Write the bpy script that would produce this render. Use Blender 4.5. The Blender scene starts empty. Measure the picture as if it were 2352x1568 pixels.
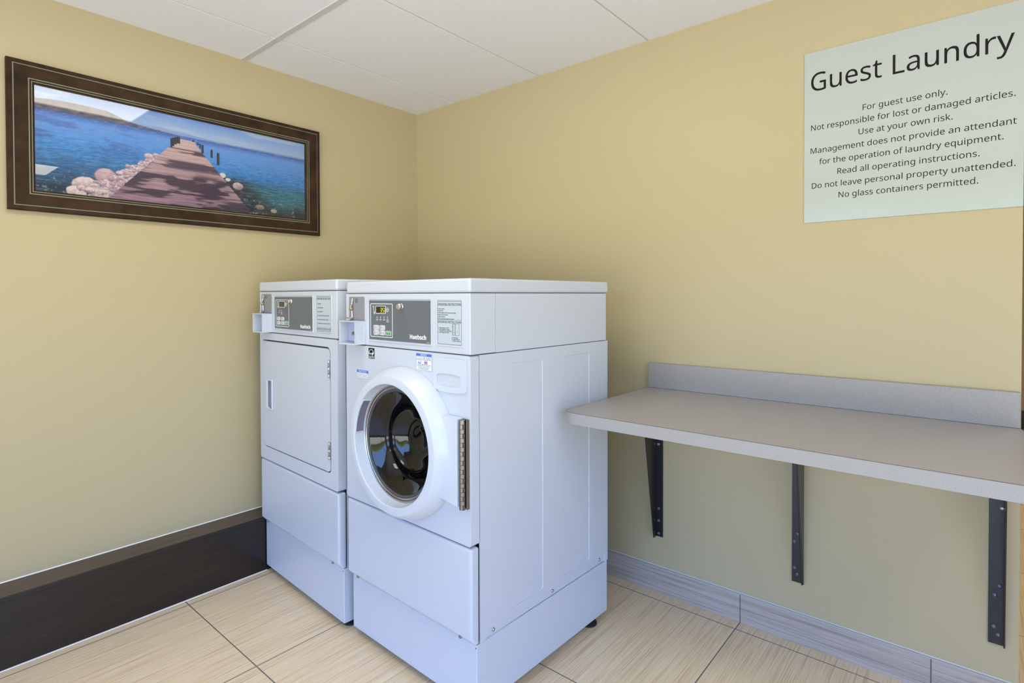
import bpy, bmesh, math, random
from mathutils import Matrix, Vector
R = math.radians
sc = bpy.context.scene
col = sc.collection

# ------------------------------------------------------------------ camera
W, H = 2352, 1568
CAM = Vector((2.7083, -2.2927, 1.3126))
YAW, PITCH, ROLL, FPX, SHY = 0.7013, -0.0137, -0.0028, 1282.5, -88.37
fw = Vector((-math.sin(YAW)*math.cos(PITCH), math.cos(YAW)*math.cos(PITCH), math.sin(PITCH)))
rt = Vector((math.cos(YAW), math.sin(YAW), 0)); up = rt.cross(fw)
rt2 = math.cos(ROLL)*rt + math.sin(ROLL)*up
up2 = math.cos(ROLL)*up - math.sin(ROLL)*rt
cd = bpy.data.cameras.new('camera'); cam = bpy.data.objects.new('camera', cd); col.objects.link(cam)
m = Matrix.Identity(4)
for i in range(3):
    m[i][0] = rt2[i]; m[i][1] = up2[i]; m[i][2] = -fw[i]; m[i][3] = CAM[i]
cam.matrix_world = m
cd.sensor_width = 36; cd.sensor_fit = 'HORIZONTAL'
cd.lens = FPX/W*36; cd.shift_y = SHY/W; cd.clip_start = .02; cd.clip_end = 200
sc.camera = cam

# ------------------------------------------------------------------ view, world, daylight
sc.view_settings.view_transform = 'Standard'; sc.view_settings.look = 'None'
sc.view_settings.gamma = 1; sc.view_settings.use_curve_mapping = False
sc.view_settings.exposure = 0.07
SKY = 5.6          # strength of the daylight outside the window
TROFFER = 6.6      # ceiling lamps
HALL_FILL = 11.0  # strength of an unseen lamp added so the hall is not dark
CEIL = 2.4365
RX1, RY0 = 4.7, -4.6      # room extents (right, rear)
WIN = (0.35, 4.4, 0.08, 2.25)   # window x0,x1,z0,z1 in the rear wall

world = bpy.data.worlds.new('world'); sc.world = world; world.use_nodes = True
nt = world.node_tree; nt.nodes.clear()
def N(nt, t, **kw):
    n = nt.nodes.new(t)
    for k, v in kw.items():
        if k in n.inputs: n.inputs[k].default_value = v
        else: setattr(n, k, v)
    return n
def ramp(nt, stops, interp='LINEAR'):
    r = nt.nodes.new('ShaderNodeValToRGB'); r.color_ramp.interpolation = interp
    e = r.color_ramp.elements
    while len(e) < len(stops): e.new(0.5)
    for i, (p, c) in enumerate(stops):
        e[i].position = p; e[i].color = (*c, 1) if len(c) == 3 else c
    return r
tc = N(nt, 'ShaderNodeTexCoord'); sx = N(nt, 'ShaderNodeSeparateXYZ')
nt.links.new(tc.outputs['Generated'], sx.inputs[0])
no = N(nt, 'ShaderNodeTexNoise', Scale=9.0, Detail=4.0)
nt.links.new(tc.outputs['Generated'], no.inputs['Vector'])
ad = N(nt, 'ShaderNodeMath', operation='MULTIPLY_ADD'); nt.links.new(no.outputs[0], ad.inputs[0]); ad.inputs[1].default_value = .10
nt.links.new(sx.outputs['Z'], ad.inputs[2])
mr = N(nt, 'ShaderNodeMapRange'); nt.links.new(ad.outputs[0], mr.inputs['Value'])
mr.inputs['From Min'].default_value = -.3; mr.inputs['From Max'].default_value = .7
rp = ramp(nt, [(0.0, (1.0, .98, .94)), (.31, (.92, .90, .86)), (.34, (.16, .19, .09)), (.44, (.28, .36, .15)),
               (.48, (.36, .62, 1.30)), (1.0, (.28, .54, 1.45))])
nt.links.new(mr.outputs[0], rp.inputs[0])
bg = N(nt, 'ShaderNodeBackground', Strength=SKY); nt.links.new(rp.outputs[0], bg.inputs['Color'])
wo = N(nt, 'ShaderNodeOutputWorld'); nt.links.new(bg.outputs[0], wo.inputs[0])

pd = bpy.data.lights.new('window_daylight', 'AREA'); pd.shape = 'RECTANGLE'
pd.size = WIN[1]-WIN[0]; pd.size_y = WIN[3]-WIN[2]; pd.cycles.is_portal = True
po = bpy.data.objects.new('window_daylight', pd); col.objects.link(po)
po.location = ((WIN[0]+WIN[1])/2, RY0-.02, (WIN[2]+WIN[3])/2); po.rotation_euler = (R(90), 0, 0)   # faces +y, into the room
ADDED_WIN = (-3.7, -1.0, 0.06, 2.08)    # unseen opening, added to light the washer's side: y0,y1,z0,z1 in the side wall
pd = bpy.data.lights.new('added_daylight', 'AREA'); pd.shape = 'RECTANGLE'
pd.size = ADDED_WIN[3]-ADDED_WIN[2]; pd.size_y = ADDED_WIN[1]-ADDED_WIN[0]; pd.cycles.is_portal = True
po = bpy.data.objects.new('added_daylight', pd); col.objects.link(po)
po.location = (RX1+.02, (ADDED_WIN[0]+ADDED_WIN[1])/2, (ADDED_WIN[2]+ADDED_WIN[3])/2); po.rotation_euler = (0, R(90), 0)   # faces -x, into the room

# ------------------------------------------------------------------ materials
def mat(name, color, rough=.5, metal=0, spec=.5, coat=0, emit=None, estr=0, bump=None):
    m = bpy.data.materials.new(name); m.use_nodes = True
    b = m.node_tree.nodes['Principled BSDF']
    b.inputs['Base Color'].default_value = (*color, 1)
    b.inputs['Roughness'].default_value = rough; b.inputs['Metallic'].default_value = metal
    b.inputs['Specular IOR Level'].default_value = spec
    b.inputs['Coat Weight'].default_value = coat; b.inputs['Coat Roughness'].default_value = .08
    if emit: b.inputs['Emission Color'].default_value = (*emit, 1); b.inputs['Emission Strength'].default_value = estr
    if bump:
        t = m.node_tree; sc_, st, di = bump
        tcn = N(t, 'ShaderNodeTexCoord'); nn = N(t, 'ShaderNodeTexNoise', Scale=sc_, Detail=3.0)
        t.links.new(tcn.outputs['Object'], nn.inputs['Vector'])
        bp = N(t, 'ShaderNodeBump', Strength=st, Distance=di); t.links.new(nn.outputs[0], bp.inputs['Height'])
        t.links.new(bp.outputs[0], b.inputs['Normal'])
    return m
def bsdf(m): return m.node_tree.nodes['Principled BSDF']

M = {}
M['enamel'] = mat('white_enamel', (.575, .61, .685), .34, coat=.25, bump=(900, .03, .0004))
M['enamel_side'] = M['enamel']
M['plastic'] = mat('white_plastic', (.60, .64, .71), .30, coat=.2)
M['gap'] = mat('dark_gap', (.085, .09, .11), .8)
M['rubber'] = mat('black_rubber', (.02, .02, .022), .6)
M['panel_grey'] = mat('panel_grey', (.125, .14, .155), .38)
M['plate_grey'] = mat('plate_grey', (.26, .26, .28), .45)
M['white_print'] = mat('white_print', (.85, .87, .88), .5)
M['black_print'] = mat('black_print', (.012, .011, .012), .6, spec=.15)
M['grey_print'] = mat('grey_print', (.12, .13, .15), .5)
M['label'] = mat('label_silver', (.50, .56, .60), .45)
M['sticker'] = mat('sticker_white', (.80, .83, .88), .4)
M['blue_print'] = mat('blue_print', (.06, .17, .62), .4)
M['red_print'] = mat('red_print', (.65, .10, .15), .4)
M['green_button'] = mat('green_button', (.05, .38, .10), .4)
M['button'] = mat('button_white', (.72, .74, .78), .4)
M['display'] = mat('display_dark', (.02, .015, .012), .12)
M['display_off'] = mat('display_off', (.07, .055, .03), .2)
M['led'] = mat('led_digits', (.3, .3, .02), .4, emit=(.75, .72, .03), estr=.8)
M['chrome'] = mat('chrome', (.72, .70, .66), .16, 1)
M['brass'] = mat('lock_brass', (.55, .45, .30), .22, 1)
M['steel'] = mat('stainless_steel', (.50, .50, .52), .28, 1)
M['hinge'] = mat('hinge_steel', (.30, .27, .22), .34, 1)
M['screw'] = mat('zinc_screw', (.45, .46, .50), .3, 1)
M['drum'] = mat('drum_steel', (.15, .155, .18), .38, 1)
M['gasket'] = mat('grey_gasket', (.07, .075, .085), .5)
M['iron'] = mat('black_iron', (.012, .012, .015), .27, spec=.6)
M['pocket'] = mat('coin_pocket', (.40, .45, .62), .35)
M['frame_edge'] = mat('frame_edge', (.035, .022, .015), .4)
M['frame_line'] = mat('frame_line', (.22, .24, .17), .5)
M['caulk'] = mat('white_caulk', (.75, .74, .70), .5)
M['alu'] = mat('aluminium_trim', (.55, .55, .55), .4, .6)
M['laminate_edge'] = mat('laminate_seam', (.10, .09, .08), .6)
M['lamp'] = mat('lamp_diffuser', (.9, .9, .88), .5, emit=(1, .93, .76), estr=TROFFER)
M['hall_fill_lamp'] = mat('hall_fill_lamp', (.9, .9, .88), .5, emit=(1, .84, .62), estr=HALL_FILL)
M['lamp_frame'] = mat('lamp_frame', (.7, .7, .68), .4)
M['window_frame'] = mat('window_frame_white', (.7, .7, .68), .4)
M['door_hall'] = mat('hall_paint', (.55, .42, .25), .6)

# wall paint: khaki with faint roller texture
def paint(name, c):
    m = mat(name, c, .42, spec=.35); t = m.node_tree; b = bsdf(m)
    tcn = N(t, 'ShaderNodeTexCoord')
    n1 = N(t, 'ShaderNodeTexNoise', Scale=260.0, Detail=2.0); t.links.new(tcn.outputs['Object'], n1.inputs['Vector'])
    bp = N(t, 'ShaderNodeBump', Strength=.06, Distance=.002); t.links.new(n1.outputs[0], bp.inputs['Height'])
    t.links.new(bp.outputs[0], b.inputs['Normal'])
    return m
M['wall'] = paint('khaki_wall_paint', (.505, .429, .258))
M['wall_white'] = paint('white_wall_paint', (.74, .74, .72))

# ceiling tile: off-white, fine pin speckle
def ceil_mat():
    m = mat('ceiling_tile', (.74, .73, .70), .9, spec=.1); t = m.node_tree; b = bsdf(m)
    tcn = N(t, 'ShaderNodeTexCoord')
    n1 = N(t, 'ShaderNodeTexNoise', Scale=210.0, Detail=2.0, Roughness=.6); t.links.new(tcn.outputs['Object'], n1.inputs['Vector'])
    r = ramp(t, [(.28, (.68, .69, .72)), (.40, (.84, .855, .90)), (1, (.86, .875, .92))]); t.links.new(n1.outputs[0], r.inputs[0])
    t.links.new(r.outputs[0], b.inputs['Base Color'])
    bp = N(t, 'ShaderNodeBump', Strength=.35, Distance=.003); t.links.new(n1.outputs[0], bp.inputs['Height'])
    t.links.new(bp.outputs[0], b.inputs['Normal'])
    return m
M['ceiling'] = ceil_mat()
M['tbar'] = mat('ceiling_grid_paint', (.60, .60, .59), .5)

# striated porcelain tile.  streak axis: 'y' for the floor, 'x' for the skirting
def tile_mat(name, axis, xg, yg=None, g=.0022, base=((.64, .47, .28), (.80, .63, .405), (.86, .715, .475))):
    m = mat(name, (.5, .4, .3), .32, spec=.4); t = m.node_tree; b = bsdf(m)
    tcn = N(t, 'ShaderNodeTexCoord'); L = t.links
    def streak(a, s):
        mp = N(t, 'ShaderNodeMapping'); L.new(tcn.outputs['Object'], mp.inputs['Vector'])
        mp.inputs['Scale'].default_value = (a, s, a) if axis == 'y' else (s, a, a)
        nn = N(t, 'ShaderNodeTexNoise', Scale=1.0, Detail=4.0, Roughness=.62); L.new(mp.outputs[0], nn.inputs['Vector'])
        return nn
    n1 = streak(230., 3.2); n2 = streak(60., 1.1)
    mx = N(t, 'ShaderNodeMix', data_type='FLOAT'); mx.inputs[0].default_value = .28
    L.new(n1.outputs[0], mx.inputs[2]); L.new(n2.outputs[0], mx.inputs[3])
    r = ramp(t, [(.28, tuple(.78*q for q in base[0])), (.40, base[0]), (.50, base[1]), (.66, base[2])]); L.new(mx.outputs[0], r.inputs[0])
    sp = N(t, 'ShaderNodeSeparateXYZ'); L.new(tcn.outputs['Object'], sp.inputs[0])
    def line(out, off, pitch):
        a = N(t, 'ShaderNodeMath', operation='SUBTRACT'); L.new(out, a.inputs[0]); a.inputs[1].default_value = off - pitch/2
        p = N(t, 'ShaderNodeMath', operation='PINGPONG'); L.new(a.outputs[0], p.inputs[0]); p.inputs[1].default_value = pitch/2
        s = N(t, 'ShaderNodeMath', operation='GREATER_THAN'); L.new(p.outputs[0], s.inputs[0]); s.inputs[1].default_value = pitch/2 - g
        return s
    f = line(sp.outputs['X'], *xg)
    if yg:
        f2 = line(sp.outputs['Y'], *yg)
        mxx = N(t, 'ShaderNodeMath', operation='MAXIMUM'); L.new(f.outputs[0], mxx.inputs[0]); L.new(f2.outputs[0], mxx.inputs[1]); f = mxx
    mc = N(t, 'ShaderNodeMix', data_type='RGBA'); L.new(f.outputs[0], mc.inputs[0]); L.new(r.outputs[0], mc.inputs[6])
    mc.inputs[7].default_value = (.17, .15, .135, 1)
    L.new(mc.outputs[2], b.inputs['Base Color'])
    iv = N(t, 'ShaderNodeMath', operation='MULTIPLY_ADD'); L.new(f.outputs[0], iv.inputs[0]); iv.inputs[1].default_value = -1.5
    L.new(mx.outputs[0], iv.inputs[2])
    bp = N(t, 'ShaderNodeBump', Strength=.25, Distance=.001); L.new(iv.outputs[0], bp.inputs['Height']); L.new(bp.outputs[0], b.inputs['Normal'])
    return m
M['floor'] = tile_mat('striated_floor_tile', 'y', (.7466, .61245), (-1.3802, .657))
M['skirting'] = tile_mat('striated_skirting_tile', 'x', (1.9715, .61245), None, base=((.33, .28, .245), (.45, .39, .345), (.53, .46, .41)))

def wood_mat(name, c0, c1, rough, scale=(2, 60, 60), coat=0):
    m = mat(name, c0, rough, coat=coat); t = m.node_tree; b = bsdf(m)
    tcn = N(t, 'ShaderNodeTexCoord'); mp = N(t, 'ShaderNodeMapping'); t.links.new(tcn.outputs['Object'], mp.inputs['Vector'])
    mp.inputs['Scale'].default_value = scale
    nn = N(t, 'ShaderNodeTexNoise', Scale=1.0, Detail=4.0); t.links.new(mp.outputs[0], nn.inputs['Vector'])
    r = ramp(t, [(.3, c0), (.7, c1)]); t.links.new(nn.outputs[0], r.inputs[0]); t.links.new(r.outputs[0], b.inputs['Base Color'])
    return m
M['ledge'] = wood_mat('dark_espresso_paint', (.016, .0105, .008), (.022, .015, .011), .26, (30, 3, 30))
M['ledge_sheen'] = wood_mat('espresso_cap_sheen', (.080, .058, .042), (.115, .086, .062), .40, (60, 3, 60))  # lightened to imitate light reflected off the dark glossy top
M['frame_wood'] = wood_mat('walnut_frame', (.026, .0135, .0070), (.058, .033, .019), .6, (14, 14, 14))

bsdf(M['frame_wood']).inputs['Specular IOR Level'].default_value = .12
def laminate():
    m = mat('grey_laminate', (.33, .32, .31), .36, spec=.45); t = m.node_tree; b = bsdf(m)
    tcn = N(t, 'ShaderNodeTexCoord'); nn = N(t, 'ShaderNodeTexNoise', Scale=420.0, Detail=2.0); t.links.new(tcn.outputs['Object'], nn.inputs['Vector'])
    r = ramp(t, [(.3, (.32, .300, .287)), (.7, (.39, .372, .357))]); t.links.new(nn.outputs[0], r.inputs[0]); t.links.new(r.outputs[0], b.inputs['Base Color'])
    return m
M['laminate'] = laminate()
M['sign'] = mat('silver_sign', (.49, .53, .50), .20, .12, spec=.6)

def glass(name, tint, rough=.0, ior=1.5):
    m = bpy.data.materials.new(name); m.use_nodes = True; t = m.node_tree; t.nodes.clear()
    tr = N(t, 'ShaderNodeBsdfTransparent'); tr.inputs[0].default_value = (*tint, 1)
    gl = N(t, 'ShaderNodeBsdfGlossy'); gl.inputs['Roughness'].default_value = rough
    fr = N(t, 'ShaderNodeFresnel'); fr.inputs['IOR'].default_value = ior
    mx = N(t, 'ShaderNodeMixShader'); o = N(t, 'ShaderNodeOutputMaterial')
    t.links.new(fr.outputs[0], mx.inputs[0]); t.links.new(tr.outputs[0], mx.inputs[1]); t.links.new(gl.outputs[0], mx.inputs[2])
    t.links.new(mx.outputs[0], o.inputs[0]); return m
M['picture_glass'] = glass('picture_glass', (1, 1, 1), 0, 1.5)
M['window_glass'] = glass('window_glass', (.97, .98, .97), 0, 1.3)
M['door_glass'] = glass('smoked_door_glass', (.36, .37, .42), .012, 1.62)

# ------------------------------------------------------------------ mesh helpers
class MB:
    def __init__(s): s.bm = bmesh.new()
    def box(s, x0, x1, y0, y1, z0, z1):
        v = [s.bm.verts.new(p) for p in ((x0,y0,z0),(x1,y0,z0),(x1,y1,z0),(x0,y1,z0),(x0,y0,z1),(x1,y0,z1),(x1,y1,z1),(x0,y1,z1))]
        for f in ((0,3,2,1),(4,5,6,7),(0,1,5,4),(1,2,6,5),(2,3,7,6),(3,0,4,7)): s.bm.faces.new([v[i] for i in f])
        return s
    def prism(s, pts, a, b, ax):
        """extrude a 2-D polygon between a and b along axis ax"""
        def P(p, t): return {'x': (t, p[0], p[1]), 'y': (p[0], t, p[1]), 'z': (p[0], p[1], t)}[ax]
        A = [s.bm.verts.new(P(p, a)) for p in pts]; B = [s.bm.verts.new(P(p, b)) for p in pts]
        n = len(pts); s.bm.faces.new(A); s.bm.faces.new(B[::-1])
        for i in range(n): s.bm.faces.new((A[i], B[i], B[(i+1) % n], A[(i+1) % n]))
        return s
    def holed(s, outer, holes, a, b, ax='y'):
        def P(p, t): return {'x': (t, p[0], p[1]), 'y': (p[0], t, p[1]), 'z': (p[0], p[1], t)}[ax]
        loops = [outer] + holes; rings = {}
        for t in (a, b):
            es = []; rr = []
            for lp in loops:
                vs = [s.bm.verts.new(P(p, t)) for p in lp]; rr.append(vs)
                for i in range(len(vs)): es.append(s.bm.edges.new((vs[i], vs[(i+1) % len(vs)])))
            bmesh.ops.triangle_fill(s.bm, use_beauty=True, edges=es); rings[t] = rr
        for A, B in zip(rings[a], rings[b]):
            for i in range(len(A)): s.bm.faces.new((A[i], B[i], B[(i+1) % len(A)], A[(i+1) % len(A)]))
        return s
    def lathe(s, prof, c, n=64, ax='y', a0=0, a1=2*math.pi, close=False, cap=True):
        """prof: (radius, position along axis)"""
        full = abs(a1-a0-2*math.pi) < 1e-6
        k = n if full else n+1; rows = []
        for r, t in prof:
            row = []
            for i in range(k):
                a = a0+(a1-a0)*i/n; u, w = r*math.cos(a), r*math.sin(a)
                p = {'y': (c[0]+u, c[1]+t, c[2]+w), 'z': (c[0]+u, c[1]+w, c[2]+t), 'x': (c[0]+t, c[1]+u, c[2]+w)}[ax]
                row.append(s.bm.verts.new(p))
            rows.append(row)
        if close: rows.append(rows[0])
        for A, B in zip(rows, rows[1:]):
            for i in range(n):
                j = (i+1) % k
                s.bm.faces.new((A[i], A[j], B[j], B[i]))
        if not close and full and cap:
            if prof[0][0] > 1e-6: s.bm.faces.new(rows[0])
            if prof[-1][0] > 1e-6: s.bm.faces.new(rows[-1])
        return s
    def tube(s, pts, r, n=8):
        pts = [Vector(p) for p in pts]; rows = []
        for i, p in enumerate(pts):
            d = (pts[min(i+1, len(pts)-1)]-pts[max(i-1, 0)]).normalized()
            a = d.orthogonal().normalized(); b = d.cross(a)
            if rows_prev_a := getattr(s, '_a', None):
                a = (rows_prev_a - d*rows_prev_a.dot(d)).normalized(); b = d.cross(a)
            s._a = a
            rr = r[i] if isinstance(r, (list, tuple)) else r
            rows.append([s.bm.verts.new(p+rr*(math.cos(2*math.pi*k/n)*a+math.sin(2*math.pi*k/n)*b)) for k in range(n)])
        s._a = None
        for A, B in zip(rows, rows[1:]):
            for k in range(n): s.bm.faces.new((A[k], A[(k+1) % n], B[(k+1) % n], B[k]))
        s.bm.faces.new(rows[0][::-1]); s.bm.faces.new(rows[-1]); return s
    def build(s, name, m, parent=None, bevel=0, seg=2, smooth=40, clean=True, keep=None, flip=False):
        if clean: bmesh.ops.remove_doubles(s.bm, verts=s.bm.verts, dist=1e-6)
        bmesh.ops.recalc_face_normals(s.bm, faces=s.bm.faces)
        if flip: bmesh.ops.reverse_faces(s.bm, faces=s.bm.faces)      # an open bowl seen from its hollow side
        me = bpy.data.meshes.new(name); s.bm.to_mesh(me); s.bm.free()
        me.materials.append(m)
        for p in me.polygons: p.use_smooth = True
        me.set_sharp_from_angle(angle=R(smooth))
        o = bpy.data.objects.new(name, me); col.objects.link(o)
        if parent: o.parent = parent
        if bevel:
            b = o.modifiers.new('bevel', 'BEVEL'); b.width = bevel; b.segments = seg; b.limit_method = 'ANGLE'; b.angle_limit = R(keep or 35)
            b.harden_normals = False
            me.set_sharp_from_angle(angle=R(180))
            if keep:
                q = bmesh.new(); q.from_mesh(me)
                fl = [e.index for e in q.edges if len(e.link_faces) == 2 and R(25) < e.calc_face_angle() < R(keep)]; q.free()
                for i in fl: me.edges[i].use_edge_sharp = True
            wn = o.modifiers.new('wn', 'WEIGHTED_NORMAL'); wn.keep_sharp = True; wn.weight = 100
        return o
def circ(cx, cz, r, n=72): return [(cx+r*math.cos(2*math.pi*i/n), cz+r*math.sin(2*math.pi*i/n)) for i in range(n)]
def rrect(x0, x1, z0, z1, r, n=6):
    if not isinstance(r, (list, tuple)): r = [r]*4     # corners: (x1,z1),(x0,z1),(x0,z0),(x1,z0)
    out = []
    for (cx, cz, a, q) in ((x1, z1, 0, r[0]), (x0, z1, 90, r[1]), (x0, z0, 180, r[2]), (x1, z0, 270, r[3])):
        if q < 1e-6: out.append((cx, cz)); continue
        ox = cx-q if cx == x1 else cx+q; oz = cz-q if cz == z1 else cz+q
        for i in range(n+1):
            t = R(a+90*i/n); out.append((ox+q*math.cos(t), oz+q*math.sin(t)))
    return out
def rring(mb, x0, x1, z0, z1, r, w, ya, yb, ax='y'):
    return mb.holed(rrect(x0, x1, z0, z1, r), [rrect(x0+w, x1-w, z0+w, z1-w, max(r-w, .0003))], ya, yb, ax)
def tag(o, label=None, cat=None, group=None, kind=None):
    if label: o['label'] = label
    if cat: o['category'] = cat
    if group: o['group'] = group
    if kind: o['kind'] = kind
    return o
def empty(name, loc, rz=0):
    o = bpy.data.objects.new(name, None); col.objects.link(o); o.location = loc; o.rotation_euler = (0, 0, rz)
    o.empty_display_size = .05; return o
def struct(o): o['kind'] = 'structure'; return o

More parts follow.
